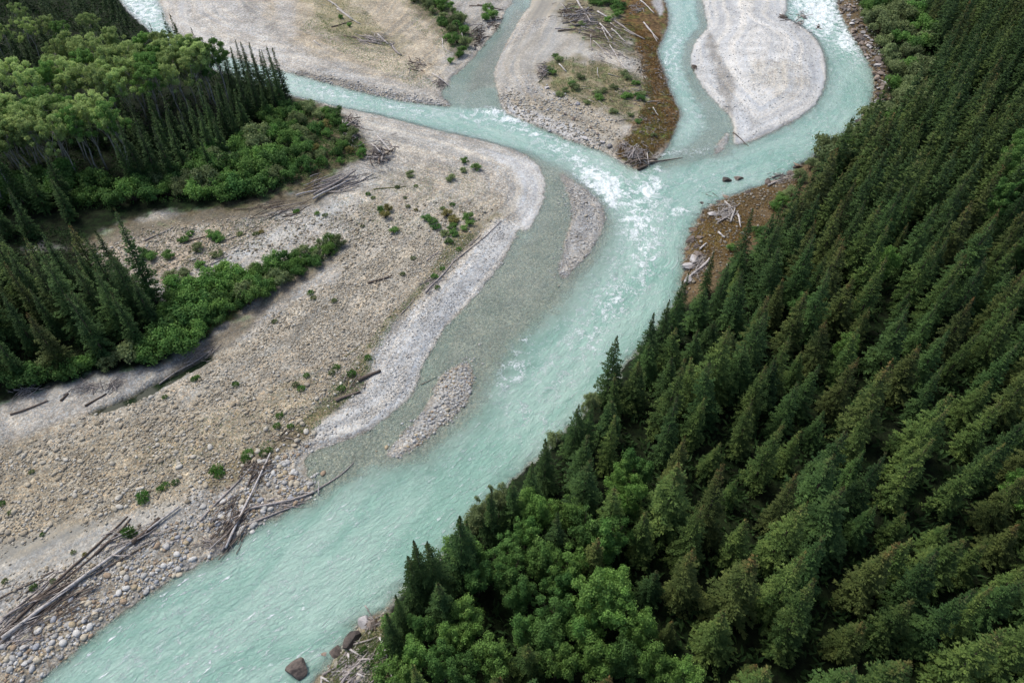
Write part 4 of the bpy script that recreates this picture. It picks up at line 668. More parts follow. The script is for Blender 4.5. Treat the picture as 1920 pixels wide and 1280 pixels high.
jam(675, 1245, 40, 40, 34, 45, 18, 2, 6, [WOOD_G, WOOD_G, WOOD_W], 'driftwood litter on the bottom debris spit', .09, .3); jam(700, 1168, 12, 12, 16, 30, 50, .6, 1.8, [WOOD_G, WOOD_D], 'driftwood scraps at the bottom spit tip', .1, .4)

# ------------------------------------------------------------------ trees: meshes
def spruce(seed, H=14.0, R=2.4, slim=1.0, dens=1.0, top_cones=1.0, pw=1.25):
    r = np.random.default_rng(seed); random.seed(seed); C, D, N, L, Wd, A, K = [], [], [], [], [], [], []
    lean = r.normal(0, .012, 2); z = .07 * H
    lob = r.uniform(0, 2 * pi, 3)
    while z < H * .985:
        q = z / H; Rz = R * slim * ((1 - q**pw)**1.05) * min(1, .6 + q * 2.5) + .08; nb = int((5 + 5.0 * (1 - q)) * dens + .5)
        for k in range(nb):
            az = r.uniform(0, 2 * pi); l = Rz * r.uniform(.66, 1.14) * (1 + .13 * sin(3 * az + lob[0] + z) + .10 * sin(2 * az + lob[1] - z * .7)); el = -.30 + .75 * q + r.normal(0, .09)
            d = np.array([cos(az), sin(az), el]); sd = np.array([-sin(az), cos(az), 0]); m = max(1, int(l / .25)); base = np.array([lean[0] * z, lean[1] * z, z])
            for j in range(m):
                t = (j + .6 + r.uniform(-.2, .2)) / m; 
                if t < .22 and l > 1: continue
                pnt = base + d * l * t + np.array([0, 0, -.16 * l * t * t + .10 * l * max(0, t - .7)]); sz = r.uniform(.28, .50) * (.75 + .35 * (1 - q))
                for sgn in ((-1, 0, 1) if t > .75 else (-1, 1)):
                    C.append(pnt + sd * sgn * sz * .32 + r.normal(0, .05, 3)); D.append(d + sd * sgn * r.uniform(.6, 1.2) + np.array([0, 0, r.uniform(-.35, .3)]))
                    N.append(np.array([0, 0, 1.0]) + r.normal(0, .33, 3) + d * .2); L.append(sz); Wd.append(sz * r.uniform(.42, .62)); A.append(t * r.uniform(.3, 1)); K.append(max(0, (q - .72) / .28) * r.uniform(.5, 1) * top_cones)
        z += .29 * (1.12 - .35 * q) * r.uniform(.8, 1.2)
    V, Q = quads(np.array(C), np.array(D), np.array(N), np.array(L), np.array(Wd), bow=-.12)
    V2, Q2 = quads(np.array([[lean[0] * H, lean[1] * H, H]] * 4) + r.normal(0, .04, (4, 3)), np.array([[0, 0, 1.0]] * 4) + r.normal(0, .15, (4, 3)), r.normal(0, 1, (4, 3)), np.full(4, .8), np.full(4, .2))
    A = np.concatenate([np.repeat(A, 4), np.full(len(V2), .8)]); K = np.concatenate([np.repeat(K, 4), np.full(len(V2), top_cones)])
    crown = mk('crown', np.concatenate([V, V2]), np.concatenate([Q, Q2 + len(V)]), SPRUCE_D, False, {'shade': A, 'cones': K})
    zz = np.linspace(-.4, H * .97, 6); tv, tq, tt = tube(np.stack([lean[0] * zz, lean[1] * zz, zz], 1), np.linspace(.20, .02, 6) * (H / 14), 7); return crown, mk('trunk', tv, [tq, tt], BARK_S)
def leaves_on(r, centres, radii, per, size, zsq=.85, up=.35):
    C, N, A, S_ = [], [], [], []
    for c, R in zip(centres, radii):
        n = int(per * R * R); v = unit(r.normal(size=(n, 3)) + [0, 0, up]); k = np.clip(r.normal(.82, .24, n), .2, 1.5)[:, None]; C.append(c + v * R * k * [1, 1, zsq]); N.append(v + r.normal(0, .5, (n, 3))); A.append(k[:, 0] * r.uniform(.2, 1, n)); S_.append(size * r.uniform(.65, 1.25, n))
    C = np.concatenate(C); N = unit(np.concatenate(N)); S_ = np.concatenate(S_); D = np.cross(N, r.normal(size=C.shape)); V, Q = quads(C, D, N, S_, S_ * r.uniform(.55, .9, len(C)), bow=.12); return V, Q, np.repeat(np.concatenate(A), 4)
def broadleaf(seed, H=10.0, R=2.8, base=.25, n=44, per=560, size=.25, bark=None, tr=.16, umbrella=False):
    r = np.random.default_rng(seed); random.seed(seed); stx = r.uniform(.82, 1.2); zc = H * (base + 1) / 2; hz = H * (1 - base) / 2; C, Rd = [], []
    for i in range(n):
        v = unit(r.normal(size=3)); k = r.uniform(.3, .95); c = np.array([v[0] * R * k * stx, v[1] * R * k / stx, zc + v[2] * hz * k])
        if umbrella: c[2] = H * (.98 - .36 * r.uniform(0, 1)**1.2) - .06 * H * (np.hypot(c[0], c[1]) / R)**2
        C.append(c); Rd.append(R * (r.uniform(.10, .21) if umbrella else r.uniform(.13, .30)))
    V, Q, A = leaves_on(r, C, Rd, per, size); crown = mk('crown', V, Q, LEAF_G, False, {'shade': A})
    mb = MB(); w = r.normal(0, .03 * H, (5, 2)); w[0] = 0; zz = np.linspace(-.4, zc, 5); tp = np.stack([w[:, 0] * .6, w[:, 1] * .6, zz], 1); mb.tube(tp, np.linspace(tr, tr * .55, 5), n=7)
    for c in C[:min(n, 12)]:
        i = r.integers(2, 5); a = tp[i]; mb.tube([a, (a + c) / 2 + [0, 0, -.04 * H], c], [tr * .4, tr * .25, tr * .08], n=5)
    return crown, mb.build('trunk', bark or BARK_S)
def bush(seed, H=2.4, R=1.6, n=13, per=520, size=.21, spiky=0.0):
    r = np.random.default_rng(seed); C, Rd = [], []
    for i in range(n):
        a = r.uniform(0, 2 * pi); k = R * math.sqrt(r.uniform(0, 1)) * .75; C.append(np.array([cos(a) * k, sin(a) * k, H * r.uniform(.3, .78) * (1 - .3 * k / R)])); Rd.append(R * r.uniform(.20, .42))
    V, Q, A = leaves_on(r, C, Rd, per, size, .9, .5); crown = mk('foliage', V, Q, LEAF_G, False, {'shade': A})
    mb = MB()
    for c in C: mb.tube([(r.normal(0, .12), r.normal(0, .12), -.15), c * [.6, .6, .5], c + [0, 0, .2]], [.05, .035, .012], n=4)
    return crown, mb.build('stems', BARK_S)
def tuft(seed, H=.7, R=.55, n=150):
    r = np.random.default_rng(seed); a = r.uniform(0, 2 * pi, n); k = np.sqrt(r.uniform(0, 1, n)) * R; D = np.stack([np.cos(a) * .6, np.sin(a) * .6, r.uniform(.5, 1.4, n)], 1)
    C = np.stack([np.cos(a) * k, np.sin(a) * k, H * r.uniform(.1, .75, n) * (1 - .5 * (k / R)**2)], 1); V, Q = quads(C, D, r.normal(size=(n, 3)), r.uniform(.18, .42, n) * H / .7, r.uniform(.06, .14, n), .1)
    return mk('plant', V, Q, LEAF_G, False, {'shade': np.repeat(r.uniform(0, 1, n), 4)})
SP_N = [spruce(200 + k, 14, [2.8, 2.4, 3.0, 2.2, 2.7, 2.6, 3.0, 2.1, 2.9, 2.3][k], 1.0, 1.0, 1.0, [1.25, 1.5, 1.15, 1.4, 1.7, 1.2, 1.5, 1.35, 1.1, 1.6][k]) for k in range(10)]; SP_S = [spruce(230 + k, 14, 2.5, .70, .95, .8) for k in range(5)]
BR = [broadleaf(300 + k) for k in range(6)]; AS = [broadleaf(330 + k, 15, 3.5, .6, 46, 520, .26, BARK_A, .17, True) for k in range(6)]; BU = [bush(360 + k) for k in range(7)]; TU = [tuft(390 + k) for k in range(5)]
random.seed(99); rng = np.random.default_rng(99)
def tree(kind, xy, h, mat, name, cat, group, phrase, place, base_h, tilt=.02, fat=1.0):
    crown, trunk = random.choice(kind); p = drop(*xy); k = h / base_h; o = empty(name, p, random.uniform(0, 6.3), (k * fat, k * fat, k), (random.gauss(0, tilt), random.gauss(0, tilt)))
    part('trunk', trunk, o); part('crown', crown, o, mat); return reg(o, cat, group, phrase, place, (p[0], p[1], p[2] + h * .7))
NAME_S = {'spruce_needles_dark': 'dark green spruce', 'spruce_needles_olive': 'olive green spruce', 'spruce_needles_coned': 'brown-topped spruce'}
USED = []
def far_from(xy, d): return all((xy[0] - q[0])**2 + (xy[1] - q[1])**2 > max(d, q[2])**2 for q in USED)

# ------------------------------------------------------------------ right forest
def tip_to_base(px, py, h):
    p = unproj(px, py, h + 1.5); z = float(HR(*p)); return unproj(px, py, h + z)
EDGE = [(1158, 628, 13.5, .85), (1226, 583, 12, .9), (1256, 562, 12, .9), (1278, 530, 12.5, .9), (1083, 756, 11, .85), (1102, 752, 11, .8), (1028, 824, 11, .95), (995, 868, 11, .9), (962, 897, 11, .9), (918, 916, 11.5, .85), (853, 960, 15, .95), (872, 976, 12, .8), (779, 1011, 14, .75), (809, 1014, 13.5, .85), (767, 1041, 12, .75), (740, 1111, 10, .7), (724, 1146, 10, .75), (1412, 395, 13, .8), (1340, 470, 9, .7), (1290, 512, 9, .7), (1510, 318, 10, .9), (1470, 372, 9, .8)]
for i, (x, y, h, ft) in enumerate(EDGE):
    xy = tip_to_base(x, y, h); USED.append((*xy, 3.2))
    pl = 'standing alone at the water by mid river' if i == 0 else 'at the right waterline mid photo' if i < 9 else 'at the right waterline, lower photo' if i < 17 else 'at the edge of the brown debris shore'
    tree(SP_N, xy, h, SPRUCE_D, 'spruce_tree', 'spruce', 'spruces along the right waterline', 'dark green spruce', pl, 14, fat=ft)
GROVE = [(1190, 880, 9, 1), (1166, 905, 9, 0), (1180, 935, 9.5, 0), (1128, 1012, 9, 0), (1100, 990, 9, 1), (1060, 965, 8.5, 0), (1015, 960, 8.5, 0), (985, 990, 8, 0), (990, 945, 8, 2), (950, 1030, 8, 1), (1150, 1010, 9, 0), (1115, 1120, 11, 2), (1142, 1150, 10, 2), (1150, 1100, 9, 0), (1062, 1060, 9, 2), (1020, 1050, 8.5, 0), (960, 1075, 8, 0), (895, 1080, 7.5, 1), (1050, 1098, 8, 1), (972, 1115, 8, 1), (1020, 1200, 8, 1), (1045, 1240, 8.5, 0), (918, 1232, 8, 0), (850, 1195, 7, 2), (880, 1150, 7, 0), (1200, 1180, 8, 2), (1235, 1250, 9, 2), (780, 1225, 7, 0), (755, 1265, 7, 0), (830, 1245, 7.5, 1), (1090, 1180, 8, 0), (935, 925, 7.5, 3), (905, 950, 7, 3), (880, 1030, 7, 0), (1110, 745, 6, 3), (1175, 1240, 8, 1), (1890, 330, 12, 0), (1905, 290, 11, 0), (1880, 380, 11, 1), (1915, 350, 12, 0), (1905, 930, 8, 0), (1500, 580, 7, 1), (1655, 497, 9, 2), (1585, 655, 7, 2), (1040, 1150, 8, 1), (985, 1180, 8, 1), (1280, 1270, 8, 2), (790, 1175, 7, 1), (1120, 1235, 8.5, 0), (870, 1265, 8, 1)]
for x, y, h, m in GROVE:
    if m == 0 and random.random() < .4: m = 2
    p = unproj(x, y, h * .68 + 1.5); USED.append((p[0], p[1], 2.6)); mt = [LEAF_G, LEAF_D, LEAF_B, LEAF_W][m]
    pl = 'among spruces at the right edge' if x > 1700 else 'among spruces mid forest' if x > 1400 else 'in the grove at the lower forest edge' if y > 1090 else 'in the grove by the lower right bank'
    tree(BR, p, h, mt, 'broadleaf_tree', 'tree', 'leafy trees among the right bank spruces', {0: 'green leafy tree', 1: 'dark leafy tree', 2: 'bright green leafy tree', 3: 'pale willow-like tree'}[m], pl, 10, fat=random.uniform(.78, 1.05))
RF = [(1715, -70), (1730, 60), (1745, 140), (1715, 235), (1640, 270), (1580, 310), (1535, 350), (1500, 420), (1415, 500), (1335, 585), (1272, 625), (1222, 705), (1158, 785), (1072, 845), (990, 905), (905, 1000), (852, 1070), (800, 1115), (755, 1180), (742, 1290), (745, 1450), (2500, 1450), (2350, 700), (2120, -70)]
Qf = P(RF); cand = rng.uniform(Qf.min(0), Qf.max(0), (60000, 2)); cand = cand[sdist(Qf, cand[:, 0], cand[:, 1], 1.0) > 0]
cX, cY = proj(cand[:, 0], cand[:, 1], 11.0); cand = cand[(cX > -60) & (cX < 2010) & (cY > -40) & (cY < 1310)]
near = []; pl_ = np.array([u_[:2] for u_ in USED]); gp_ = np.array([u_[2] * .9 for u_ in USED])
for p in cand:                                             # uneven spacing: crowded clumps and small openings
    g_ = random.uniform(2.6, 4.5) * (.85 + .5 * float(vnoise(p[0] * .07, p[1] * .07, 3))); dd = np.hypot(pl_[:, 0] - p[0], pl_[:, 1] - p[1])
    if (dd > np.minimum(np.maximum(gp_, 2.2), g_ + .6)).all() and dd.min() > g_ * .9:
        pl_ = np.vstack([pl_, p]); gp_ = np.append(gp_, g_); near.append((p, *proj(p[0], p[1], 11.0)))
near.sort(key=lambda t: t[0][1])
beyond = [(p, 0, 0) for p in scatter([(2010, -40), (2010, 500), (2010, 1310), (900, 1340), (900, 1480), (2250, 1480), (2350, 700), (2200, -40)], 90, 4.2) if not (proj(p[0], p[1], 11.0)[0] < 2010 and proj(p[0], p[1], 11.0)[1] < 1310)]
def zone(X, Y):
    v = 'top' if Y < 130 else 'upper' if Y < 380 else 'middle' if Y < 680 else 'lower' if Y < 980 else 'bottom'
    return f'near the river, {v} right forest' if X < 1500 - (Y - 300) * .55 else f'by the photo edge, {v} right forest' if X > 1730 else f'deep in the {v} right forest'
NIND = 200; rest = near[NIND:] + beyond
for p, X, Y in near[:NIND]:
    mt = random.choices([SPRUCE_D, SPRUCE_O, SPRUCE_B], [.28, .50, .22] if Y > 760 else [.45, .35, .2] if X > 1450 else [.65, .25, .1])[0]; h = random.uniform(10.5, 15.5) if random.random() < .78 else random.uniform(6.5, 11)
    if SDR['right'](*p) < 9: h = min(h, random.uniform(8.5, 11.5))
    tree(SP_N, p, h, mt, 'spruce_tree', 'spruce', 'spruces of the right bank forest', NAME_S[mt.name], zone(X, Y), 14, .035, fat=random.uniform(.8, 1.2) * (1.25 if h < 11 else 1))
def stand(name, items, label, cat, mats):
    Vs, Fs, As, Ks, MI, n = [], [], [], [], [], 0
    for p, h, kind, mi in items:
        me = random.choice(kind)[0]; co = np.empty(len(me.vertices) * 3, np.float32); me.vertices.foreach_get('co', co); co = co.reshape(-1, 3); q = np.empty(len(me.loops), np.int32); me.loops.foreach_get('vertex_index', q); q = q.reshape(-1, 4)
        pick = np.random.default_rng(len(Vs)).random(len(q)) < .30; q = q[pick]; k = h / 14; a = random.uniform(0, 6.3); ca, sa = cos(a) * k, sin(a) * k; g = drop(*p)
        base = q[:, :1]; vv = co[q.ravel()]; ce = vv.reshape(-1, 4, 3).mean(1, keepdims=True); vv = (ce + (vv.reshape(-1, 4, 3) - ce) * 1.75).reshape(-1, 3)
        A = np.empty(len(co), np.float32); me.attributes['shade'].data.foreach_get('value', A); K = np.empty(len(co), np.float32); me.attributes['cones'].data.foreach_get('value', K)
        Vs.append(np.stack([vv[:, 0] * ca - vv[:, 1] * sa + g[0], vv[:, 0] * sa + vv[:, 1] * ca + g[1], vv[:, 2] * k + g[2]], 1)); As.append(A[q.ravel()]); Ks.append(K[q.ravel()]); Fs.append(np.arange(len(vv)).reshape(-1, 4) + n); MI.append(np.full(len(q), mi)); n += len(vv)
    link(name, mk(name, np.concatenate(Vs), np.concatenate(Fs), mats, False, {'shade': np.concatenate(As), 'cones': np.concatenate(Ks)}, midx=np.concatenate(MI)), kind='stuff', label=label, category=cat)
if rest: stand('spruce_forest', [(p, random.uniform(10, 16), SP_N, random.choices([0, 1, 2], [.5, .4, .1])[0]) for p, X, Y in rest], 'far spruces closing ranks at the top of the right forest', 'forest', [SPRUCE_D, SPRUCE_O, SPRUCE_B])
# willows behind the riprap
WIL = [(1585, -40), (1600, 5), (1625, 60), (1655, 110), (1668, 160), (1662, 215), (1630, 240), (1600, 262), (1560, 290), (1530, 310), (1545, 335), (1620, 290), (1710, 235), (1735, 140), (1715, 50), (1705, -40)]
for p in scatter(WIL, 80, 2.3):
    X, Y = proj(p[0], p[1], 2.5); m = random.choices([LEAF_W, LEAF_G, LEAF_D], [.72, .23, .05])[0]; f, st = random.choice(BU); g = drop(*p); k = random.uniform(1.3, 2.6); o = empty('willow_bush' if m is LEAF_W else 'leafy_bush', g, random.uniform(0, 6.3), k); part('stems', st, o); part('foliage', f, o, m)
    reg(o, 'bush', 'bushes behind the right bend riprap', {'willow_leaves': 'pale willow bush', 'broad_leaves_green': 'green bush', 'bush_leaves_dark': 'dark bush'}[m.name], 'behind the riprap by the rapids' if Y < 90 else 'behind the riprap on the right bend' if Y < 200 else 'between right bend water and spruces', (p[0], p[1], g[2] + 2))
def shrub(xy, k, m, place, group, kind=BU, phrase=None, sq=1.0):
    f, st = random.choice(kind); g = drop(*xy); o = empty('willow_bush' if m is LEAF_W else 'low_shrub' if k < .85 else 'leafy_bush', g, random.uniform(0, 6.3), (k, k, k * sq)); part('stems', st, o); part('foliage', f, o, m)
    ph = phrase or {'willow_leaves': 'pale olive bush', 'broad_leaves_green': 'green leafy bush', 'bush_leaves_dark': 'dark green bush', 'broad_leaves_bright': 'bright green bush', 'dry_plant_leaves': 'dry yellowish bush'}[m.name]
    return reg(o, 'bush', group, ph, place, (g[0], g[1], g[2] + k))
for x, y, k, m in [(1478, 368, 1.0, LEAF_W), (1466, 384, 1.1, LEAF_G), (1500, 340, 1.2, LEAF_W), (1520, 318, 1.1, LEAF_W), (1452, 392, .9, LEAF_G), (1420, 440, .9, LEAF_D), (1380, 500, .9, LEAF_W), (1370, 470, .7, LEAF_G), (1545, 300, 1.2, LEAF_W), (740, 1180, 1.0, LEAF_G), (735, 1230, 1.1, LEAF_G), (738, 1270, 1.2, LEAF_G), (1115, 760, 1.0, LEAF_W), (1040, 835, 1.0, LEAF_W), (890, 985, 1.2, LEAF_W), (845, 1035, 1.0, LEAF_G)]:
    shrub(ground(x, y)[:2], k, m, 'at the right forest edge by the debris' if y < 600 else 'at the right forest edge by the bottom spit' if y > 1100 else 'at the right forest edge over the water', 'bushes along the right forest edge')

# ------------------------------------------------------------------ left forests
def lplace(X, Y): return ('at the top left corner' if Y < 60 else 'in the upper left grove' if X > 60 else 'by the left edge of the upper grove')
AA = [(20, 390), (32, 376), (62, 348), (64, 333), (101, 333), (138, 316), (191, 326), (203, 321), (222, 301), (242, 321), (251, 325), (-20, 370), (-10, 330), (30, 320), (80, 310), (120, 300), (160, 300), (0, 300), (50, 295), (-30, 300), (110, 345), (150, 340),
      (345, 236), (356, 214), (300, 215), (275, 225), (250, 215), (225, 225), (200, 210), (320, 225), (180, 230), (330, 195), (290, 190), (255, 190), (220, 190), (370, 200), (395, 195), (415, 190), (150, 215), (385, 215), (410, 205), (300, 170), (340, 170), (180, 185), (240, 165),
      (205, 245), (235, 250), (265, 248), (160, 245), (130, 240), (100, 255), (310, 240), (275, 205), (350, 190), (380, 180), (-15, 345), (15, 345), (85, 330), (45, 335), (175, 315), (125, 325), (70, 240), (60, 300), (140, 190), (430, 195),
      (40, 130), (80, 120), (10, 110), (120, 118), (-20, 130), (150, 125), (60, 90), (190, 110)]
for x, y in AA:
    xy = ground(x, y)[:2]; h = random.uniform(13.5, 16) if y > 140 else random.uniform(11, 13); USED.append((*xy, 2.0)); X, Y = proj(xy[0], xy[1], h * .8)
    tree(AS, xy, h, LEAF_A if random.random() < .8 else LEAF_G, 'aspen_tree', 'aspen', 'aspens of the upper left grove', 'tall pale-trunked aspen', 'in the front row of the left grove' if y > 290 else 'in the middle of the left grove' if y > 140 else 'at the top left of the grove', 15, .035, random.uniform(.85, 1.15))
SL = [(540, 195, 13), (528, 190, 13), (515, 192, 13.5), (505, 182, 12), (492, 180, 13), (480, 178, 12), (468, 172, 12), (455, 168, 11.5), (530, 205, 12), (500, 200, 12.5), (480, 200, 12), (460, 195, 12), (440, 190, 12), (440, 165, 11), (420, 155, 11), (520, 212, 10), (470, 225, 12), (450, 240, 12), (430, 230, 12), (490, 222, 11), (505, 228, 10), (430, 260, 12), (410, 270, 11.5), (400, 245, 12), (450, 262, 11), (385, 285, 12), (372, 310, 13), (350, 325, 13), (400, 300, 12), (330, 340, 12), (300, 345, 13), (275, 350, 14), (255, 352, 12), (320, 300, 12), (290, 310, 12), (340, 280, 12), (365, 262, 12), (310, 265, 12), (280, 280, 12), (400, 330, 9), (425, 300, 10), (465, 250, 10)]
for x, y, h in SL:
    xy = ground(x, y)[:2]; tree(SP_S, xy, h * random.uniform(.92, 1.06), SPRUCE_D, 'spruce_tree', 'spruce', 'spruces of the upper left forest', 'slender dark spruce', 'at the river end of the left forest' if x > 425 else 'below the left aspen crowns' if y > 255 else 'between the left aspens', 14, fat=random.uniform(.9, 1.25))
stand('spruce_forest', [(p, random.uniform(9, 12.5), SP_S, 0) for p in scatter([(-260, 20), (-60, 60), (0, 90), (120, 80), (250, 95), (380, 120), (420, 150), (330, 150), (200, 145), (60, 160), (-200, 250)], 95, 2.7)] + [(p, random.uniform(9.5, 13), SP_S, 0) for p in scatter([(-200, -120), (60, -120), (150, -60), (225, 20), (300, 75), (250, 95), (120, 80), (0, 90), (-60, 60), (-260, 20)], 110, 2.8)] + [(p, random.uniform(8, 11.5), SP_S, 0) for p in scatter([(-150, 250), (100, 235), (240, 250), (300, 270), (270, 320), (150, 290), (0, 290), (-150, 300)], 34, 2.8)], 'slender far spruces massed behind the left aspens', 'forest', [SPRUCE_D])
for p in scatter([(-120, 400), (0, 400), (120, 395), (200, 400), (150, 440), (100, 470), (60, 520), (-160, 560)], 16, 3.4):
    tree(SP_N, p, random.uniform(9, 13), SPRUCE_D, 'spruce_tree', 'spruce', 'spruces between the two left forests', 'dark spruce', 'between the two left forests', 14)
F2 = [(-200, 560), (0, 545), (100, 540), (200, 540), (285, 560), (312, 610), (300, 650), (255, 680), (150, 700), (20, 735), (-220, 800)]
tree(SP_S, ground(288, 566)[:2], 18, SPRUCE_D, 'spruce_tree', 'spruce', 'spruces of the lower left forest', 'tallest slender spruce', 'leaning at the edge of the lower left forest', 14); USED.append((*ground(288, 566)[:2], 2.5))
for p in scatter(F2, 58, 3.3):
    if not far_from(p, 2.5): continue
    X, Y = proj(p[0], p[1], 9); mt = random.choices([SPRUCE_D, SPRUCE_O, SPRUCE_B], [.7, .15, .15])[0]
    tree(SP_N if random.random() < .7 else SP_S, p, random.uniform(10, 16), mt, 'spruce_tree', 'spruce', 'spruces of the lower left forest', NAME_S[mt.name], ('in the upper half' if Y < 560 else 'in the lower half') + (' of the lower left forest edge' if X < 90 else ' of the lower left forest'), 14, fat=random.uniform(.9, 1.1))
BELT1 = [(235, 392), (330, 388), (450, 382), (540, 358), (600, 330), (660, 308), (688, 300), (680, 280), (640, 225), (570, 200), (545, 215), (500, 240), (450, 270), (400, 320), (330, 350), (240, 362)]
for p in scatter(BELT1, 92, 2.2):
    X, Y = proj(*p, 2); right = sstep(480, 640, X); k = random.uniform(1.2, 2.3) * (1 - .48 * right); m = random.choices([LEAF_G, LEAF_D, LEAF_W, LEAF_Y], [.5, .35, .12, 0] if right < .4 else [.35, .15, .38, .12])[0]
    shrub(p, k, m, 'in the bush belt below the left aspens' if X < 420 else 'in the bush belt by the left driftwood' if Y > 280 else 'in the bush belt near the upper left channel', 'bushes of the upper left belt')
for p in scatter([(-80, 340), (60, 350), (150, 345), (230, 360), (230, 395), (120, 398), (0, 400), (-80, 410)], 24, 2.2): shrub(p, random.uniform(1.4, 2.4), random.choice([LEAF_G, LEAF_D]), 'at the left edge under the aspens', 'bushes under the left aspens')
BELT2 = [(40, 738), (120, 715), (200, 700), (260, 688), (330, 672), (390, 642), (425, 605), (520, 548), (630, 488), (648, 465), (610, 462), (520, 500), (440, 530), (350, 555), (315, 590), (305, 640), (250, 675), (150, 695), (40, 715)]
for p in scatter(BELT2, 110, 1.7):
    X, Y = proj(*p, 1.5); r_ = sstep(350, 600, X); k = random.uniform(1.1, 2.0) * (1 - .42 * r_); m = random.choices([LEAF_G, LEAF_D, LEAF_W, LEAF_B], [.4, .4, .1, .1] if r_ < .4 else [.3, .15, .45, .1])[0]
    shrub(p, k, m, 'under the lower left spruces' if X < 280 else 'in the widest part of the bush strip' if X < 430 else 'in the narrow end of the bush strip', 'bushes of the lower left strip')
STRIP = [(790, -20), (830, 5), (870, 40), (880, 70), (885, 90), (868, 105), (850, 108), (842, 85), (815, 45), (775, 10)]
for p in scatter(STRIP, 34, 2.2): X, Y = proj(*p, 1); shrub(p, random.uniform(.8, 1.4), random.choice([LEAF_G, LEAF_D, LEAF_W]), 'in the upper end of the shrub strip, top middle' if Y < 40 else 'in the lower end of the shrub strip, top middle', 'bushes of the upper bar strip')
for x, y, k in [(918, 25, 1.3), (925, 35, 1.2), (910, 38, 1.1), (845, 118, .7), (860, 108, .8), (640, 35, .6), (655, 50, .6)]: shrub(ground(x, y)[:2], k, LEAF_G, 'on the upper left bar', 'bushes of the upper bar')
for x, y, k, m in [(1130, 8, 1.8, LEAF_D), (1145, 12, 1.8, LEAF_D), (1120, 2, 1.6, LEAF_G), (1160, 22, 1.5, LEAF_G), (1155, 30, 1.3, LEAF_D), (1140, 40, 1.0, LEAF_G), (1112, 8, 1.2, LEAF_G), (1090, 48, .9, LEAF_G), (1165, 15, 1.3, LEAF_D), (1048, 115, 1.0, LEAF_G), (1042, 108, .8, LEAF_D), (1034, 140, .9, LEAF_G), (1030, 132, .8, LEAF_G), (1076, 168, 1.0, LEAF_G), (1070, 160, .8, LEAF_D), (1088, 148, .9, LEAF_W), (1118, 178, .9, LEAF_G), (1124, 186, .9, LEAF_G), (1132, 174, .8, LEAF_W), (1170, 142, 1.0, LEAF_G), (1176, 150, .8, LEAF_W), (1190, 158, .8, LEAF_G), (1172, 184, .9, LEAF_G), (1180, 182, .8, LEAF_D), (1202, 188, .9, LEAF_D), (1195, 182, .7, LEAF_G), (1205, 178, .7, LEAF_G), (1150, 165, .8, LEAF_W), (1182, 218, .6, LEAF_G), (1196, 230, .7, LEAF_D), (1150, 212, .8, LEAF_W), (1100, 195, .7, LEAF_W), (1226, 256, .6, LEAF_G), (1050, 180, .8, LEAF_W), (1060, 172, .8, LEAF_G), (1485, 30, .9, LEAF_G)]:
    m = {LEAF_D: LEAF_G, LEAF_G: LEAF_W}.get(m, m) if random.random() < .5 else m
    shrub(ground(x, y)[:2], k, m, 'at the top of the middle bar' if y < 60 else 'by the white bar snags' if x > 1400 else 'in the left part of the mid bar grass' if x < 1100 else 'in the right part of the mid bar grass', 'bushes of the middle bar', sq=.6)
def plant(x, y, k, m, place, phrase=None):
    if m is LEAF_D: m = LEAF_G
    g = ground(x, y); o = link('low_plant', random.choice(TU), loc=g); o.scale = (k, k, k * random.uniform(.8, 1.2)); o.rotation_euler = (0, 0, random.uniform(0, 6.3)); o.material_slots[0].link = 'OBJECT'; o.material_slots[0].material = m
    reg(o, 'plant', 'low plants on the gravel', phrase or {'dry_plant_leaves': 'dry yellow plant tuft', 'willow_leaves': 'pale plant tuft'}.get(m.name, 'green plant tuft'), place, tuple(g))
for x, y, k in [(722, 408, 1.0), (716, 398, .8), (728, 395, .9)]: shrub(ground(x, y)[:2], k * .75, LEAF_Y if k > .8 else LEAF_G, 'alone on the pale gravel of the left bank', 'bushes on the left gravel')
for x, y, k, m in [(800, 412, .75, LEAF_D), (812, 418, .8, LEAF_D), (818, 428, .7, LEAF_D), (838, 405, .8, LEAF_Y), (850, 415, .9, LEAF_Y), (878, 412, .85, LEAF_G), (882, 420, .7, LEAF_G), (846, 430, .8, LEAF_G), (852, 440, .7, LEAF_D), (870, 430, .6, LEAF_G), (835, 440, .7, LEAF_W), (842, 455, .6, LEAF_D), (740, 435, .7, LEAF_G), (872, 305, .7, LEAF_G), (892, 318, .8, LEAF_G), (870, 322, .6, LEAF_W), (845, 338, .8, LEAF_W), (770, 330, .8, LEAF_W), (318, 480, .9, LEAF_G), (284, 486, 1.0, LEAF_G), (270, 480, .9, LEAF_D), (400, 445, 1.0, LEAF_G), (412, 450, .9, LEAF_G), (370, 470, .9, LEAF_W), (345, 452, .7, LEAF_G), (408, 480, .8, LEAF_W), (378, 500, .8, LEAF_G), (320, 520, .9, LEAF_W), (345, 515, .9, LEAF_W), (360, 440, .6, LEAF_D)]:
    shrub(ground(x, y)[:2], k, m, 'in the clump on the tan bank' if 790 < x < 900 and y > 380 else 'on the pale left gravel' if x > 600 else 'in the dry side channel', 'bushes on the left gravel', sq=.65)
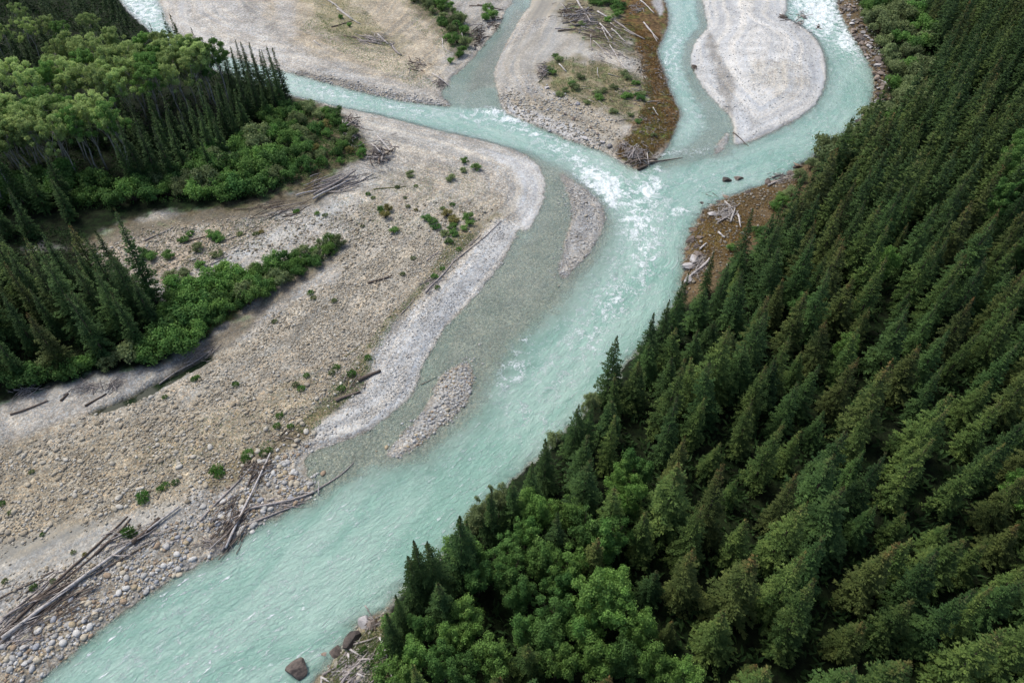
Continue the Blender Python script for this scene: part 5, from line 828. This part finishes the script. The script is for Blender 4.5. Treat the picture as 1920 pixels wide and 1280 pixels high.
for x, y, k, m in [(848, 385, 1.0, LEAF_G), (830, 392, .9, LEAF_G), (780, 395, .8, LEAF_Y), (765, 388, .9, LEAF_W), (745, 352, 1.0, LEAF_W), (780, 350, .9, LEAF_W), (700, 372, 1, LEAF_W), (690, 365, 1, LEAF_G), (760, 372, .8, LEAF_W), (610, 405, 1.1, LEAF_W), (595, 402, 1, LEAF_G), (556, 398, 1.2, LEAF_G), (480, 440, 1.1, LEAF_W), (490, 436, 1, LEAF_Y), (450, 440, 1.2, LEAF_W), (680, 425, .8, LEAF_W), (860, 468, 1, LEAF_G), (775, 485, 1, LEAF_W), (755, 515, .9, LEAF_W), (582, 550, 1.1, LEAF_G), (588, 560, 1, LEAF_W), (627, 565, .9, LEAF_W), (515, 604, .9, LEAF_W), (630, 690, 1.2, LEAF_G), (622, 700, 1, LEAF_W), (575, 705, .9, LEAF_G), (555, 722, 1, LEAF_W), (565, 730, 1.1, LEAF_G), (442, 722, 1.0, LEAF_G), (365, 712, 1, LEAF_G), (370, 708, .8, LEAF_D), (310, 745, .8, LEAF_G), (525, 780, 1.1, LEAF_G), (520, 800, 1, LEAF_D), (465, 852, 1.5, LEAF_D), (462, 862, 1.2, LEAF_G), (408, 880, 1.5, LEAF_D), (412, 890, 1.3, LEAF_G), (400, 886, 1.0, LEAF_D), (268, 932, 1.6, LEAF_G), (270, 940, 1.2, LEAF_D), (310, 912, 1.2, LEAF_G), (330, 905, 1.0, LEAF_G), (300, 918, .9, LEAF_D), (242, 1000, 1.5, LEAF_G), (236, 998, 1, LEAF_G), (250, 1002, 1, LEAF_G), (64, 1102, .9, LEAF_G), (10, 1090, .7, LEAF_W), (138, 1036, .6, LEAF_W), (160, 1040, .6, LEAF_Y), (100, 1090, .7, LEAF_W), (5, 945, .8, LEAF_G), (80, 1002, .6, LEAF_G), (60, 885, .7, LEAF_W), (660, 702, 1.3, LEAF_D), (640, 730, 1.2, LEAF_D), (690, 672, 1.1, LEAF_G), (815, 520, 1.2, LEAF_D), (830, 505, 1, LEAF_D), (820, 540, .9, LEAF_D), (545, 800, .9, LEAF_D), (495, 850, 1.2, LEAF_D), (505, 845, 1.0, LEAF_D), (20, 962, .7, LEAF_W), (660, 1240, 1.0, LEAF_W), (680, 1220, 1.0, LEAF_G), (690, 1250, 1.1, LEAF_G), (665, 1262, .9, LEAF_W), (700, 1215, 1.0, LEAF_W), (705, 1240, 1.1, LEAF_G), (640, 1250, .8, LEAF_G), (712, 1262, 1.1, LEAF_G)]:
    plant(x, y, k, m, 'on the bottom debris spit' if x > 600 and y > 1100 else 'on the brown cobbles by the shore' if y > 830 else 'on the tan cobble bank' if y > 520 else 'on the upper left gravel' if x > 620 else 'in the dry side channel')
# ------------------------------------------------------------------ ground cover nobody could count
def cover(name, outlines, label, mat, par=None):
    V_, Q_, A_, n0 = [], [], [], 0
    for pts, n, h, sz in outlines:
        c = scatter(pts, n); cl = fbm(c[:, 0] * .35, c[:, 1] * .35, 3, 77); c = c[cl > .36]; hz = HR(c[:, 0], c[:, 1]); c = c[hz > .12]; n = len(c); z = HR(c[:, 0], c[:, 1]) + rng.uniform(.02, h, n)
        a = rng.uniform(0, 2 * pi, n); D = np.stack([np.cos(a), np.sin(a), rng.uniform(.2, 1.4, n)], 1); V, Q = quads(np.column_stack([c, z]), D, rng.normal(size=(n, 3)) + [0, 0, .6], sz * rng.uniform(.6, 1.4, n), sz * rng.uniform(.25, .5, n), .1); V_.append(V); Q_.append(Q + n0); n0 += len(V); A_.append(rng.uniform(0, 1, n * 4))
    link(name, mk(name, np.concatenate(V_), np.concatenate(Q_), mat, False, {'shade': np.concatenate(A_)}), kind='stuff', label=label, category='plants')
cover('undergrowth', [(BELT1, 14000, .9, .4), (BELT2, 9000, .7, .35), ([(-80, 340), (230, 360), (230, 400), (-80, 410)], 4000, .8, .4), (WIL, 5000, 1.0, .4), (STRIP, 3000, .6, .35)], 'leafy undergrowth between the bushes', LEAF_D)
cover('forest_floor_plants', [(RF, 60000, 1.0, 1.15), ([(-250, -60), (200, -60), (330, 90), (540, 185), (450, 270), (330, 350), (230, 360), (-250, 400)], 26000, .9, .95), ([(-220, 400), (150, 440), (290, 560), (310, 640), (200, 700), (-220, 800)], 9000, .9, .6)], 'dark ferns and seedlings on the forest floor', LEAF_U)
cover('grass', [([(1015, 130), (1060, 115), (1150, 130), (1220, 160), (1230, 220), (1180, 240), (1120, 210), (1060, 190), (1010, 165)], 9000, .35, .32), ([(590, -20), (650, -10), (700, 40), (740, 90), (700, 95), (650, 90), (610, 60), (590, 30)], 4500, .3, .3), ([(1100, 40), (1190, 50), (1190, 110), (1130, 100)], 3000, .3, .3), ([(640, 1200), (735, 1170), (735, 1290), (600, 1290)], 5000, .3, .22), ([(170, 490), (280, 440), (540, 412), (480, 450), (340, 530)], 2200, .3, .28), ([(560, 200), (640, 210), (690, 270), (690, 300), (600, 350), (540, 370)], 4000, .4, .32)], 'sparse yellowish grass and weeds on the bars', LEAF_W)
cover('weeds', [([(600, 30), (740, 95), (800, 150), (830, 165), (780, 170), (650, 110), (560, 60)], 3500, .25, .30), ([(740, -10), (800, 0), (900, 60), (890, 100), (840, 110), (780, 60)], 3000, .3, .30), ([(400, 430), (560, 400), (700, 360), (800, 320), (900, 320), (880, 420), (700, 460), (500, 470), (330, 520)], 3200, .2, .22), ([(700, 330), (800, 310), (900, 330), (950, 400), (880, 470), (760, 450), (660, 420)], 2200, .2, .2), ([(560, 840), (610, 790), (680, 735), (700, 690), (740, 610), (800, 545), (900, 440), (850, 450), (790, 540), (720, 610), (670, 680), (560, 800), (470, 850)], 5500, .22, .2), ([(480, 740), (620, 690), (640, 740), (540, 810), (400, 860), (300, 900), (250, 860)], 2600, .15, .17)], 'small weeds along the cobble drift line', LEAF_G)
cover('moss', [([(1190, 60), (1240, 70), (1232, 100), (1250, 150), (1270, 200), (1275, 215), (1255, 262), (1200, 318), (1155, 295), (1190, 235), (1210, 200), (1200, 120)], 12000, .22, .3), ([(1290, 440), (1340, 380), (1480, 330), (1500, 360), (1400, 470), (1320, 540)], 9000, .25, .28)], 'rusty brown moss and dead grass on the cut banks', mat_leaf('rusty_moss', (.16, .085, .022), (.20, .115, .03), (.20, .17, .04), .1, .8))
finish_labels()
